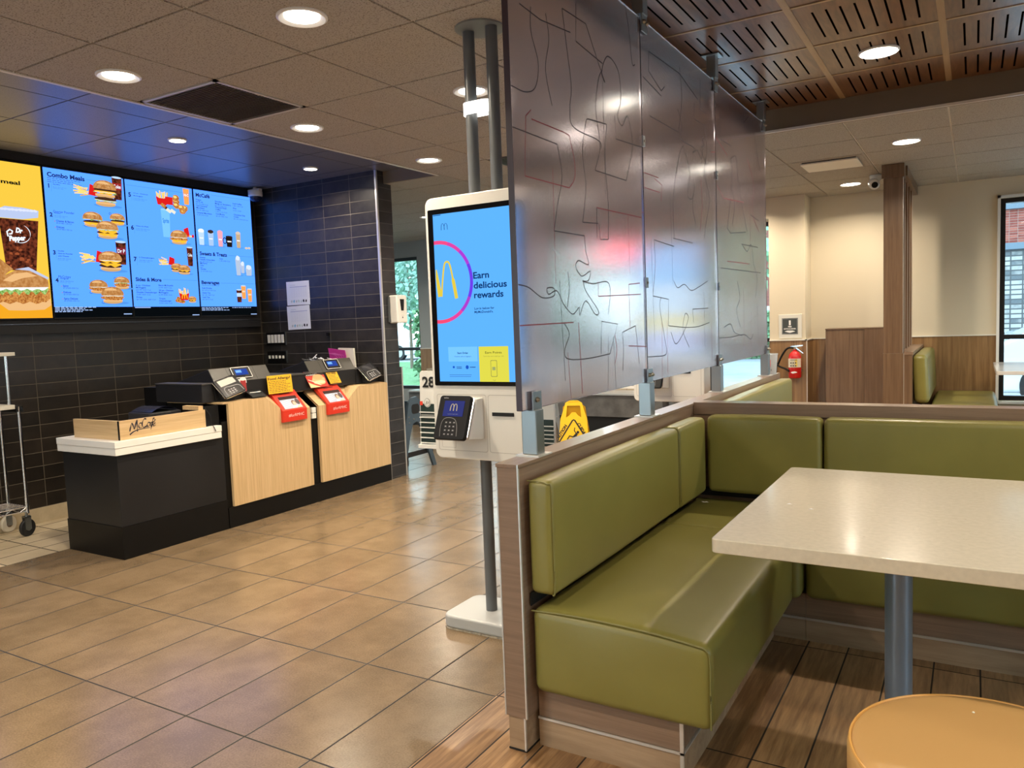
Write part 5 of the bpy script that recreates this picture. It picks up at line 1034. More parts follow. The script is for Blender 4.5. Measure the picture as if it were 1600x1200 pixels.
# red donation boxes hooked over the notches
def donation(y0, y1, label):
    t = thing('donation_box', label, 'donation box', (-4.45, (y0+y1)/2, .67), 'red donation boxes')
    V = Vector((-.125, 0, .137)); L = V.length; Vn = V.normalized(); Nn = Vector((0, 1, 0)).cross(Vn)
    mb = MB(); mb.prism([(-4.374, .672), (-4.374, .757), (-4.502, .899), (-4.535, .882), (-4.535, .878), (-4.4, .764), (-4.396, .764), (-4.396, .672)], (0, y0, 0), (1, 0, 0), (0, 0, 1), (0, y1-y0, 0)); mb.build('card_shell', M_red, t, bevel=.001)
    g = G((-4.3735, 0, 0), (0, 1, 0), (0, 0, 1), .0005); g.text('#forRMHC', (y0+y1)/2+.012, .706, .022, pm((.88, .62, .58)), 1, align='C', w=.155); g.build('lettering', t)
    O = Vector((-4.374, y0, .757)); g = G(O+Nn*.0006, (0, 1, 0), Vn, .0005); w = y1-y0
    g.clip = (.032, w-.03, .012, L-.055)
    g.rect(.032, .012, w-.03, L-.055, pm((.42, .48, .60), .2), 1); g.rect(.032, L-.085, w-.03, L-.055, pm((.05, .03, .03), .2), 2)
    for k in range(4): g.stroke([(.035+.0*k, .03+.016*k), (.11, .045+.016*k)], .003, pm((.75, .80, .88), .3), 2)
    g.ell(.15, .062, .022, .026, pm((.16, .09, .06)), 3, 16); g.ell(.152, .055, .016, .020, pm((.62, .40, .30)), 4, 16); g.poly([(.11, .012), (.20, .012), (.19, .035), (.155, .040), (.125, .034)], pm((.80, .75, .72)), 3); g.poly([(.15, .012), (.212, .012), (.205, .030), (.17, .032)], pm((.70, .48, .36)), 5); g.ell(.19, .070, .02, .03, pm((.07, .05, .05)), 2.5, 14)
    g.clip = None; g.rect(.07, L-.030, w-.07, L-.022, pm((.05, .01, .01)), 1); g.build('picture_window', t)
donation(4.012, 4.252, 'red card donation box with a picture window on the left oak front')
donation(4.478, 4.722, 'red card donation box with a picture window on the right oak front')
def lean_card(y0, x, z0, w, h, lean, label, m, draw, shear=0.0):
    t = thing('counter_card', label, 'sign', (x, y0+w/2, z0), 'cards standing on the counter')
    U = Vector((0, 1, 0)); V = Vector((-lean, shear, 1)).normalized(); N = U.cross(V).normalized(); O = Vector((x, y0, z0))
    mb = MB(); mb.prism([(0, 0), (w, 0), (w, h), (0, h)], O, U, V, N*.002); mb.build('card', m, t)
    g = G(O+N*.0022, U, V, .0004); draw(g, w, h); g.build('print', t)
yc_ = mat('yellow card', (.80,.46,.02), .5); bk = pm((.02, .015, .01))
def allergy(g, w, h):
    g.text('Food Allergy?', .008, h-.032, .018, bk, 1, w=w-.02, bold=.03); g.lines(.010, h-.048, w-.02, 7, .0125, .004, pm((.12, .05, .02)), 1, seed=3)
lean_card(3.968, -4.462, .884, .238, .135, .10, 'yellow Food Allergy? card behind the left red box', yc_, allergy)
lean_card(4.625, -4.475, .905, .125, .115, .30, 'yellow Food Allergy card beside the burger poster, behind the right red box', yc_, allergy, shear=-.25)
def poster(g, w, h):
    g.rect(0, h*.72, w, h, pm((.03, .02, .02)), 1); g.text('Ask for it hot', .01, h*.83, .012, pm((.9, .9, .85)), 2, w=w*.6, bold=.03); g.lines(.01, h*.75, w*.7, 1, .01, .006, pm((.8, .8, .75)), 2, seed=1)
    g.ell(w*.6, h*.42, w*.36, h*.30, pm((.72, .45, .22)), 2, 20, jit=.06, sd=1); g.ell(w*.62, h*.62, w*.28, h*.16, pm((.78, .38, .16)), 3, 20); g.ell(w*.6, h*.30, w*.30, h*.10, pm((.85, .72, .40)), 3.5, 20, jit=.05, sd=3); g.stroke([(w*.05, h*.5), (w*.3, h*.35), (w*.6, h*.12)], .006, pm((.85, .80, .65)), 4); g.poly([(0, 0), (w*.55, 0), (w*.2, h*.2), (0, h*.35)], pm((.80, .58, .30)), 4.5)
lean_card(4.40, -4.47, .890, .20, .14, .30, 'slanted red poster with a burger picture, left of the right red box', mat('red poster paper', (.55,.05,.03), .4), poster, shear=-.28)
def pf(g, w, h):
    g.rect(0, h*.55, w, h*.78, pm((.75, .75, .72)), 1); fries_p = [(w*.40+.012*i, h*.2) for i in range(6)]
    for i, (x, y) in enumerate(fries_p): g.stroke([(x, y), (x+(i-2)*.003, h*.62)], .008, pm((.85, .50, .12)), 2)
    g.poly([(w*.36, h*.02), (w*.66, h*.02), (w*.70, h*.35), (w*.34, h*.35)], pm((.62, .03, .02)), 3); g.poly([(w*.70, h*.05), (w*.93, h*.05), (w*.97, h*.7), (w*.66, h*.7)], pm((.30, .02, .02)), 3); g.ell(w*.82, h*.78, w*.15, h*.10, pm((.85, .75, .65)), 4, 16)
lean_card(3.635, -4.485, .915, .165, .13, .15, 'small black poster with fries and a red cup, leaning on the left register', M_matblack, pf, shear=.0)
t = thing('card_reader', 'small black card reader lying beside the left card terminal', 'card terminal', (-4.44, 3.86, .877))
mb = MB(); mb.prism([(-4.41, .8765), (-4.41, .885), (-4.48, .925), (-4.49, .925), (-4.49, .8765)], (0, 3.775, 0), (1, 0, 0), (0, 0, 1), (0, .13, 0)); mb.build('body', M_black, t, bevel=.003)
g = G((-4.413, 3.78, .886), (0, 1, 0), Vector((-.07, 0, .04)).normalized(), .0006); g.rect(.012, .05, .11, .056, pm((.75, .75, .7)), 3); g.build('stripe', t)
# things behind the right register, by the wall
t = thing('paper_folder', 'magenta brochure standing behind the right register', 'brochure', (-4.9, 5.17, 1.0))
mb = MB(); mb.prism([(0, 0), (.20, 0), (.165, .165), (-.03, .185)], (-5.0+.05, 5.14, .99), (1, 0, 0), (0, 0, 1), (0, .008, 0)); mb.build('cover', mat('magenta paper', (.42,.03,.22), .4), t)
g = G((-4.95, 5.139, .99), (1, 0, 0), (0, 0, 1), .0005); 
for k in range(4): g.stroke([(-.02+.02*k, .14), (.06+.03*k, .12), (.15, .02+.02*k)], .004, pm((.62, .12, .40)), 1)
g.build('print', t)
t = thing('paper_folder', 'white paper booklet standing behind the magenta brochure', 'brochure', (-4.75, 5.19, 1.0))
mb = MB(); mb.prism([(0, 0), (.16, 0), (.15, .18), (-.03, .185)], (-4.86, 5.17, .99), (1, 0, 0), (0, 0, 1), (0, .02, 0)); mb.build('pages', pm((.72, .68, .58)), t)
mb = MB(); rd = random.Random(9)
for k in range(18): x = -4.90-.20*rd.random(); y = 4.98+.12*rd.random(); a = rd.uniform(0, 6.28); z = 1.075+.02*rd.random(); mb.prism([(0, 0), (.05, .0), (.055, .012), (.0, .015)], (x, y, z), (math.cos(a), math.sin(a), rd.uniform(-.3, .6)), (-math.sin(a), math.cos(a), rd.uniform(-.3, .3)), (0, 0, .001))
o = mb.build('paper_slips', pm((.62, .62, .60))); tag(o, 'heap of crumpled grey white paper slips on the right register', 'paper', kind='stuff')
mb = MB(); mb.box(-5.12, -5.002, 4.96, 5.12, .972, 1.075); tag(mb.build('paper_tray', M_matblack), 'black tray under the paper slips behind the right register', 'tray')
t2 = MB(); t2.box(-5.25, -5.0, 3.5, 5.24, 0, .97); o = t2.build('back_counter', M_black); tag(o, 'low black cabinet behind the register housings', 'cabinet')

# ------------------------------------------------------------------ on the tiled side wall
def sheet(x0, x1, z0, z1, rot, label, seed):
    t = thing('notice_sheet', label, 'notice', ((x0+x1)/2, 5.248, (z0+z1)/2), 'notices on the tiled wall')
    c_, s_ = math.cos(rot), math.sin(rot); U = Vector((c_, 0, s_)); V = Vector((-s_, 0, c_)); w, h = x1-x0, z1-z0
    mb = MB(); mb.prism([(0, 0), (w, 0), (w, h), (0, h)], (x0, 5.249, z0), U, V, (0, -.0012, 0)); mb.build('paper', pm((.74, .75, .80)), t)
    g = G(Vector((x0, 5.2475, z0)), U, V, .0004); ln = pm((.50, .52, .66)); g.lines(.05, h-.035, .07, 1, .01, .003, pm((.3, .3, .4)), 1); g.rect(.045, h-.055, w-.03, h-.048, pm((.42, .44, .62)), 1)
    for k in range(9): g.rect(.045, h-.066-k*.010, w-.03, h-.0650-k*.010, ln, 1)
    for k in range(6): g.rect(.10+k*.03, h-.15, .101+k*.03, h-.055, ln, 1)
    for k, cc in enumerate(((.45,.5,.52), (.12,.40,.60), (.5,.5,.5), (.4,.55,.5), (.5,.55,.55), (.02,.02,.03), (.03,.03,.05))): g.ell(.06+k*.031, .035, .010, .013, pm(cc), 1, 9, jit=.3, sd=k)
    g.build('print', t)
sheet(-5.572, -5.277, 1.582, 1.802, 0.0, 'upper white notice sheet on the dark tiled wall', 1)
sheet(-5.578, -5.285, 1.352, 1.572, .02, 'lower white notice sheet on the dark tiled wall', 2)
def switches(z0, z1, label, rocker):
    t = thing('switch_plate', label, 'light switch', (-5.745, 5.25, (z0+z1)/2), 'switch plates')
    mb = MB(); mb.box(-5.874, -5.616, 5.238, 5.249, z0, z1); mb.build('plate', M_black, t, bevel=.002)
    mb = MB(); mb.box(-5.618, -5.610, 5.236, 5.249, z0, z1+.002); mb.build('bright_edge', M_steel, t)
    for k in range(5):
        x = -5.851+k*.046; mb = MB()
        if rocker: mb.box(x, x+.032, 5.232, 5.239, z0+.022, z1-.022)
        else: mb.box(x+.01, x+.022, 5.222, 5.239, z0+.045, z0+.072); mb.box(x+.002, x+.022, 5.228, 5.239, z0+.062 if k < 3 else z0+.05, z0+.074) if k < 3 else None
        mb.build('rocker' if rocker else 'toggle', M_white, t)
switches(1.212, 1.334, 'black plate with five white rocker switches on the tiled wall', True)
switches(1.040, 1.155, 'black plate with five small white toggles, below the rocker switches', False)
mb = MB(); mb.box(-5.075, -5.05, 5.225, 5.249, 1.285, 1.315); tag(mb.build('wall_hook', M_black), 'tiny black hook on the dark tiled wall right of the notices', 'hook')
t = thing('dome_camera', 'white and dark dome camera near the menu boards', 'security camera', (-5.79, 5.14, 2.64))
mb = MB(); mb.lathe([(.06, 0), (.066, -.01), (.066, -.045), (.058, -.055)], (-5.79, 5.14, 2.66), 32); mb.build('mount', M_plaster, t, smooth=True)
mb = MB(); mb.lathe([(.054, -.055)]+[(.054*math.cos(a), -.055-.05*math.sin(a)) for a in [math.pi/2*k/8 for k in range(1, 8)]]+[(.002, -.105)], (-5.79, 5.14, 2.66), 32); mb.build('dome', mat('dark blue dome', (.01,.015,.05), .08), t, smooth=True)
mb = MB(); mb.box(-5.87, -5.72, 5.12, 5.16, 2.655, 2.675); mb.cyl((-5.79, 5.14, 2.66), (-5.79, 5.14, ZN), .02, 12); mb.build('arm', M_plaster, t)
# hand sanitiser on the wall end
t = thing('sanitiser_dispenser', 'white soap or sanitiser dispenser on the tiled wall end', 'dispenser', (-4.37, 5.42, 1.5))
mb = MB(); mb.prism(rrect(5.335, 5.475, 1.375, 1.622, .018), (-4.42, 0, 0), (0, 1, 0), (0, 0, 1), (.095, 0, 0)); mb.build('cover', M_plaster, t, bevel=.012, seg=3)
mb = MB(); mb.prism([(0, 0), (.034, 0), (.046, .10), (-.012, .10)], (-4.3245, 5.387, 1.485), (0, 1, 0), (0, 0, 1), (.0015, 0, 0)); mb.build('level_window', M_black, t)
g = G((-4.3248, 0, 0), (0, 1, 0), (0, 0, 1), .0005); g.ell(5.404, 1.425, .007, .008, bk, 1, 12); g.lines(5.39, 1.445, .035, 2, .008, .003, pm((.5, .45, .4)), 1); g.build('marks', t)
mb = MB(); mb.box(-4.42, -4.4, 5.325, 5.335, 1.385, 1.61); mb.build('back_plate', M_gpole, t)

# ------------------------------------------------------------------ wire cart at the left edge
t = thing('wire_cart', 'chrome wire rolling cart with casters by the dark tiled wall, cut by the left edge', 'cart', (-5.72, 2.6, 0))
def post(x, y, z0, z1): 
    mb = MB(); mb.cyl((x, y, z0), (x, y, z1), .0115, 12)
    z = z0+.02
    while z < z1: mb.cyl((x, y, z), (x, y, z+.004), .0132, 12); z += .025
    mb.build('post', M_chrome, t, smooth=True)
X0, X1, Y0, Y1 = -5.86, -5.61, 2.10, 2.80
for x in (X0, X1):
    for y in (Y0, Y1): post(x, y, .16, .90)
for x, y in ((X0+.05, Y1-.03), (X1-.05, Y1-.03), (X0+.05, Y0+.03), (X1-.05, Y0+.03)): post(x, y, .90, 1.245)
def shelf(z, nm, truss=True):
    mb = MB()
    for y in (Y0, Y1): mb.tube([(X0, y, z), (X1, y, z)], .004, 6); mb.tube([(X0, y, z-.03), (X1, y, z-.03)], .004, 6)
    for x in (X0, X1): mb.tube([(x, Y0, z), (x, Y1, z)], .004, 6); mb.tube([(x, Y0, z-.03), (x, Y1, z-.03)], .004, 6)
    for y in (Y0, Y1):
        n = 6; mb.tube([(X0+(X1-X0)*k/n, y, z-.03*(k % 2)) for k in range(n+1)], .003, 5)
    for x in (X0, X1):
        n = 14; mb.tube([(x, Y0+(Y1-Y0)*k/n, z-.03*(k % 2)) for k in range(n+1)], .003, 5)
    for k in range(1, 9): x = X0+(X1-X0)*k/9; mb.tube([(x, Y0, z+.003), (x, Y1, z+.003)], .0022, 5)
    mb.build(nm, M_chrome, t, smooth=True)
shelf(.205, 'wire_shelf')
M_crb = mat('cream cart board', (.62,.58,.48), .5)
mb = MB(); mb.box(X0-.02, X1+.0, Y0-.02, Y1-.02, .885, .915); mb.build('board', M_crb, t, bevel=.003); mb = MB(); mb.box(X0+.0, X1+.01, Y1-.02, Y1+.025, .865, .905); mb.build('corner_bracket', M_black, t)
mb = MB(); mb.box(X0-.0, X1-.0, Y0-.02, Y1+.01, 1.247, 1.272); mb.build('board', M_crb, t, bevel=.003)
for x, y, m, m2 in ((X1, Y1-.01, M_matblack, M_steel), (X0, Y1-.01, mat('cream caster wheel', (.55,.50,.40), .5), M_steel), (X0, Y0, M_matblack, M_steel), (X1, Y0, M_matblack, M_steel)):
    mb = MB(); mb.lathe([(.035, -.013), (.055, -.012), (.06, -.006), (.06, .006), (.055, .012), (.035, .013)], (x, y, .061), 32, (1, .25, 0)); w_ = mb.build('caster_wheel', m, t, smooth=True)
    mb = MB(); mb.lathe([(.022, -.016), (.022, .016)], (x, y, .061), 20, (1, .25, 0)); mb.build('hub', M_steel if m is M_matblack else mat('brown hub', (.2,.12,.07), .5), w_)
    mb = MB(); mb.box(x-.020, x-.016, y-.02, y+.02, .05, .14); mb.box(x+.016, x+.020, y-.02, y+.02, .05, .14); mb.box(x-.02, x+.02, y-.022, y+.022, .135, .142); mb.cyl((x, y, .142), (x, y, .17), .009, 10); mb.build('caster_fork', m2, t)

# ------------------------------------------------------------------ back of the dining room
t = thing('wood_column', 'tall brown wood column with cap and base, rising to the grey tile ceiling', 'column', (-.62, 7.68, 0))
mb = MB(); mb.box(-.692, -.538, 7.606, 7.74, .945, 2.47); mb.build('shaft', M_wains2, t, bevel=.002)
mb = MB(); mb.box(-.705, -.528, 7.592, 7.756, 2.47, ZC-.002); mb.build('cap', M_wains2, t, bevel=.002)
mb = MB(); mb.box(-.697, -.530, 7.598, 7.75, 0, .945); mb.build('base', M_wains2, t, bevel=.002)
mb = MB(); mb.box(-.5385, -.5355, 7.604, 7.612, .945, 2.47); mb.box(-.531, -.527, 7.596, 7.603, 0, .945); mb.build('edge_trim', M_alu, t)
t = thing('slatted_screen', 'upright wood slats with bright edges behind the wood column, seen edge on', 'screen', (-.6, 8.3, .96))
for y in (7.92, 8.22, 8.52, 8.82):
    mb = MB(); mb.box(-.665, -.545, y, y+.045, .96, 2.50); o = mb.build('slat', M_wains2, t); mb = MB(); mb.box(-.5448, -.542, y, y+.008, .96, 2.5); mb.build('slat_edge', M_alu, o)
mb = MB(); mb.box(-.69, -.515, 7.76, 9.19, 2.50, ZC-.002); mb.build('top_beam', M_wains2, t)
t = thing('booth_half_wall', 'low wood half wall behind the right hand olive booth, joined to the wood column', 'partition', (-.56, 8.4, 0))
mb = MB(); mb.box(-.655, -.462, 7.76, 9.175, 0, .93); mb.box(-.527, -.462, 7.60, 7.76, 0, .93); mb.build('panel', M_wains2, t)
mb = MB(); mb.box(-.66, -.455, 7.757, 9.18, .93, .956); mb.box(-.527, -.455, 7.596, 7.757, .93, .956); mb.build('top_rail', M_part, t)
t = thing('wall_booth', 'olive booth seat against the back wall, beside the right window', 'bench', (-.1, 8.4, 0))
mb = rbox(-.448, -.330, 7.66, 9.16, .50, .925, .04, .08, bulge=.004); mb.v = [(x-(.05*(z-.5)), y, z) for x, y, z in mb.v]; mb.build('backrest', M_green, t, smooth=True, angle=80)
mb = rbox(-.33, .185, 7.66, 9.16, .28, .475, .035, .08, bulge=.004, wr=.001); mb.build('seat_cushion', M_green, t, smooth=True, angle=80)
mb = MB(); mb.box(-.44, .10, 7.68, 9.16, 0, .28); mb.build('plinth', M_wains2, t)
t = thing('dining_table', 'pale table by the right back window, seen edge on', 'table', (.75, 8.3, 0))
mb = MB(); mb.prism(rrect(.162, 1.35, 7.75, 8.95, .03), (0, 0, .742), (1, 0, 0), (0, 1, 0), (0, 0, .034)); mb.build('tabletop', mat('dark edged white top', (.72,.72,.70), .2, coat=.3), t, bevel=.004)
mb = MB(); mb.cyl((.75, 8.35, 0), (.75, 8.35, .742), .04, 24); mb.build('leg', M_steel, t, smooth=True); mb = MB(); mb.lathe([(.26, 0), (.26, .01), (.05, .03)], (.75, 8.35, 0), 32); mb.build('foot_plate', M_matblack, t, smooth=True)
t = thing('panel_cabinet', 'tall brown wood panel cabinet against the cream back wall, left of the column', 'cabinet', (-1.08, 9.0, 0))
mb = MB(); mb.box(-1.372, -.80, 8.90, 9.18, 0, 1.137); mb.build('body', M_wains2, t)
mb = MB(); mb.box(-1.372, -.994, 8.895, 8.90, 0, 1.14); mb.build('front_panel', M_wains2, t); mb = MB(); mb.box(-.990, -.80, 8.892, 8.90, 0, 1.145); mb.build('front_panel', wood('brown wood panel right', (.125,.07,.038), (.23,.14,.08), 'Z', 18, 10, .35), t)
mb = MB(); mb.box(-1.376, -.80, 8.89, 9.18, 1.137, 1.147); mb.build('top', M_wains2, t)
# fire extinguisher and sign on the pilaster
ex, ey = -1.665, 8.765
t = thing('fire_extinguisher', 'red fire extinguisher hanging on the wood wainscot at the back', 'fire extinguisher', (ex, ey, .64))
mb = MB(); mb.lathe([(.05, .0), (.062, .008), (.066, .02), (.066, .225), (.060, .255), (.040, .282), (.020, .295), (.020, .31)], (ex, ey, .625), 36); mb.build('cylinder', mat('red enamel', (.55,.012,.012), .2, coat=.4), t, smooth=True)
mb = MB(); 
for k in range(12): pass
n = 14; vs = []; 
for k in range(n+1): a = math.pi*(1.08+.84*k/n); vs += [(ex+.0668*math.cos(a), ey+.0668*math.sin(a), .745), (ex+.0668*math.cos(a), ey+.0668*math.sin(a), .840)]
mb.add(vs, [(2*k, 2*k+2, 2*k+3, 2*k+1) for k in range(n)]); mb.build('instruction_label', mat('extinguisher label', (.70,.66,.52), .5), t, smooth=True)
g = G((ex-.06, ey-.0672, .745), (1, 0, 0), (0, 0, 1), .0008); g.step = .001
g.clip = (.022, .098, .003, .093); g.rect(.075, .01, .10, .09, pm((.80, .60, .12)), 1)
for i in range(6): g.rect(.026+.024*(i % 3), .012+.03*(i//3), .040+.024*(i % 3), .026+.03*(i//3), pm((.08, .07, .06)), 2)
g.rect(.025, .078, .095, .084, pm((.15, .12, .1)), 2); g.build('label_print', t)
g = G((ex, ey-.0675, .69), (1, 0, 0), (0, 0, 1), .0008); g.poly([(-.032, 0), (-.01, -.010), (.028, -.002), (.038, .004), (.012, .014), (-.02, .010)], pm((.85, .83, .8)), 1); g.build('mark', t)
mb = MB(); mb.cyl((ex, ey, .93), (ex, ey, .965), .016, 14); mb.prism([(0, 0), (.13, .018), (.13, .03), (0, .02)], (ex-.045, ey-.01, .955), (1, 0, 0), (0, 0, 1), (0, .02, 0)); mb.prism([(0, 0), (.075, -.06), (.08, -.052), (.01, .008)], (ex+.01, ey-.01, .95), (1, 0, 0), (0, 0, 1), (0, .015, 0)); mb.build('lever_handles', M_chrome, t)
mb = MB(); mb.tube(bez([(ex-.01, ey, .955), (ex-.07, ey-.02, .95), (ex-.12, ey-.02, .89), (ex-.165, ey-.01, .80), (ex-.17, ey-.01, .76), (ex-.10, ey-.02, .73), (ex-.05, ey-.055, .705)], 6), .011, 8); mb.build('hose', M_black, t, smooth=True)
mb = MB(); mb.cyl((ex-.19, ey-.01, .80), (ex-.20, ey-.01, .69), .010, 10, .016); mb.build('nozzle', M_black, t, smooth=True)
mb = MB(); mb.box(ex-.02, ex+.02, ey+.06, 8.835, .86, .93); mb.box(ex-.069, ex+.069, ey-.0, ey+.066, .70, .708); mb.build('wall_bracket', M_steel, t)
t = thing('extinguisher_sign', 'framed black and white fire extinguisher sign on the cream wall', 'sign', (-1.715, 8.84, 1.2))
mb = MB(); mb.box(-1.845, -1.605, 8.842, 8.8495, 1.055, 1.315); mb.build('clear_holder', mat('clear holder edge', (.66,.64,.56), .25), t, bevel=.002)
g = G((-1.83, 8.8415, 1.07), (1, 0, 0), (0, 0, 1), .001); g.rect(.018, .03, .185, .205, pm((.05, .06, .06)), 1); g.stroke(rrect(.024, .179, .036, .199, .004), .002, pm((.6, .6, .6)), 2, closed=True)
g.rect(.092, .128, .112, .180, pm((.8, .8, .78)), 2); g.text('FIRE', .102, .105, .014, pm((.85, .85, .82)), 2, align='C', bold=.04); g.text('EXTINGUISHER', .102, .082, .013, pm((.85, .85, .82)), 2, align='C', w=.125, bold=.03); g.poly([(.045, .060), (.102, .044), (.16, .060), (.13, .070), (.075, .070)], pm((.8, .8, .78)), 2); g.build('print', t)
t = thing('plastic_cup', 'clear plastic cup with a red mark, standing on the far end of the half wall', 'cup', (-1.225, 5.56, .917))
mb = MB(); mb.lathe([(.030, 0), (.0335, .06), (.040, .135), (.043, .137), (.043, .143), (.0395, .143), (.033, .06), (.029, .004)], (-1.213, 5.575, .9175), 28); mb.build('body', mat('clear cup plastic', (.86,.87,.88), .15, trans=.6, ior=1.2), t, smooth=True)
g = G((-1.225, 5.539, .935), (1, 0, 0), (0, 0, 1), .0008); g.rect(-.012, .035, .012, .085, pm((.65, .05, .05)), 1); g.rect(-.014, .006, -.002, .018, pm((.45, .35, .05)), 1); g.rect(.012, .006, .020, .02, pm((.2, .2, .2)), 1); g.build('printed_marks', t)
t = thing('bullet_camera', 'white ceiling camera beside the top of the wood column', 'security camera', (-.84, 8.3, ZC))
mb = MB(); mb.lathe([(.055, 0), (.06, -.012), (.05, -.04), (.03, -.06)], (-.80, 8.1, ZC-.002), 28); mb.build('mount', M_plaster, t, smooth=True)
mb = MB(); mb.lathe([(.02, -.06), (.042, -.05), (.048, -.02), (.046, .05), (.03, .062)], (-.815, 8.06, ZC-.085), 28, (.25, -1, -.35)); mb.build('body', M_plaster, t, smooth=True)
mb = MB(); c_ = Vector((-.815, 8.06, ZC-.085))+Vector((.25, -1, -.35)).normalized()*.06; mb.lathe([(.028, 0), (.028, .006), (.012, .008)], c_, 24, (.25, -1, -.35)); mb.build('camera_lens', M_black, t, smooth=True)

# ------------------------------------------------------------------ hall beyond the kiosks
M_blue = mat('blue grey plastic', (.055,.085,.115), .4); M_greyp = mat('grey plastic', (.17,.18,.185), .45)
def arch_side(mb, x, th, y0, y1, h):
    """A-shaped side frame with a rounded top and an arched opening between the legs"""
    ym = y0+(y1-y0)*.36; top = []
    out = [(y0, 0), (y0-.005, h*.45), (ym-.105, h*.80), (ym-.08, h*.93), (ym-.03, h*.99), (ym+.04, h), (ym+.10, h*.93), (ym+.125, h*.80), (ym+.16, h*.55), (y1, 0), (y1-.05, 0), (ym+.13, h*.42), (ym+.08, h*.60), (ym+.03, h*.66), (ym-.03, h*.64), (ym-.07, h*.52), (y0+.045, h*.25), (y0+.04, 0)]
    return out
def high_chair(x0, x1, y0, y1, h, m, label):
    t = thing('high_chair', label, 'high chair', ((x0+x1)/2, (y0+y1)/2, 0), 'plastic high chairs')
    prof = arch_side(None, x0, .02, y0, y1, h)
    for x in (x0, x1-.022):
        # strip quads between outer and inner outline keep the arch open
        outer = prof[:10]; inner = prof[10:][::-1]; mb = MB(); n = 10
        oi = outer; ii = inner+[inner[-1]]*2
        ii = [inner[min(len(inner)-1, int(k*len(inner)/n))] for k in range(n)]
        for k in range(n-1):
            q = [oi[k], oi[k+1], ii[k+1], ii[k]]; mb.prism([p for i, p in enumerate(q) if p not in q[:i]], (x, 0, 0), (0, 1, 0), (0, 0, 1), (.022, 0, 0))
        mb.build('side_frame', m, t)
    mb = MB(); ym = y0+(y1-y0)*.36; mb.box(x0, x1, y0+.02, y0+.05, .06, .15) ; mb.build('front_stretcher', M_matblack, t)
    mb = MB(); mb.prism([(0, 0), (y1-y0-.05, 0), (y1-y0-.05, .045), (0, .045)], (x1-.0215, y0+.03, .13), (0, 1, 0), (0, 0, 1), (-.012, 0, 0)); mb.build('side_bar', M_matblack, t)
    mb = MB(); mb.box(x0+.022, x1-.022, ym-.10, ym+.14, h*.66, h*.70); mb.box(x0+.022, x1-.022, ym+.10, ym+.12, h*.70, h*.92); mb.build('seat', m, t)
    mb = MB(); mb.prism(rrect(ym-.045, ym+.07, h*.77, h*.90, .03), (x1+.0003, 0, 0), (0, 1, 0), (0, 0, 1), (.0012, 0, 0)); mb.build('handle_opening', M_matblack, t)
    for yy, zz in ((ym-.09, h*.74), (ym-.085, h*.66), (ym+.10, h*.68), (ym-.02, h*.70), (ym+.105, h*.88)): mb = MB(); mb.lathe([(.007, 0), (.006, .004)], (x1, yy, zz), 10, (1, 0, 0)); mb.build('screw', M_chrome, t)
high_chair(-4.86, -4.47, 5.52, 6.0, .69, M_blue, 'blue grey plastic high chair standing just behind the tiled wall end')
high_chair(-3.62, -3.25, 5.95, 6.42, .70, M_greyp, 'grey plastic high chair behind the yellow wet floor sign')
t = thing('wet_floor_sign', 'yellow folding wet floor caution sign in the hall beyond the near kiosk', 'sign', (-2.86, 6.0, 0))
U = Vector((.93, .36, 0)).normalized(); V = Vector((-.05, .16, 1)).normalized(); N = U.cross(V).normalized(); O = Vector((-3.02, 5.72, .0))
left = [(0, 0), (.045, .40), (.065, .60), (.08, .655), (.115, .675)]; right = [(.30, 0), (.255, .40), (.235, .60), (.22, .655), (.185, .675)]
hole = [(.095, .63), (.085, .53), (.115, .55), (.135, .575), (.165, .575), (.185, .55), (.215, .53), (.205, .63)]
mb = MB()
outl = left+right[::-1]
mb.prism([(0, 0), (.30, 0), (.262, .52), (.215, .53), (.185, .55), (.165, .575), (.135, .575), (.115, .55), (.085, .53), (.038, .52)], O, U, V, N*.006)
mb.prism([(.038, .52), (.085, .53), (.095, .63), (.08, .655), (.065, .60)], O, U, V, N*.006); mb.prism([(.215, .53), (.262, .52), (.235, .60), (.22, .655), (.205, .63)], O, U, V, N*.006); mb.prism([(.08, .655), (.095, .63), (.205, .63), (.22, .655), (.185, .675), (.115, .675)], O, U, V, N*.006)
mb.build('front_leaf', M_yellow, t)
V2 = Vector((.02, -.16, 1)).normalized(); O2 = O+V*.66-V2*.66; mb = MB(); mb.prism([(0, 0), (.30, 0), (.245, .62), (.19, .665), (.11, .665), (.055, .62)], O2, U, V2, N*.006); mb.build('rear_leaf', mat('amber plastic', (.62,.33,.01), .45), t)
g = G(O+N*.0065, U, V, .0008); k_ = pm((.015, .015, .012))
g.stroke([(.020, .285), (.012, .30), (.14, .505), (.15, .51), (.16, .505), (.288, .30), (.280, .285)], .012, k_, 1)
g.text('CAUTION', .012, .325, .024, k_, 1, w=.16, bold=.05, rot=1.02); g.text('CUIDADO', .178, .475, .024, k_, 1, w=.16, bold=.05, rot=-1.02); g.text('ATTENTION', .150, .235, .022, k_, 1, w=.19, align='C', bold=.05); g.rect(.09, .282, .21, .288, k_, 1)
g.ell(.185, .405, .012, .012, k_, 2, 14); g.stroke([(.178, .395), (.150, .365)], .020, k_, 2); g.stroke([(.150, .365), (.115, .375), (.095, .345)], .010, k_, 2); g.stroke([(.152, .362), (.135, .330), (.105, .305)], .010, k_, 2); g.stroke([(.172, .392), (.155, .42), (.16, .445)], .008, k_, 2); g.stroke([(.165, .378), (.19, .360), (.185, .335)], .008, k_, 2); g.build('warning_print', t)
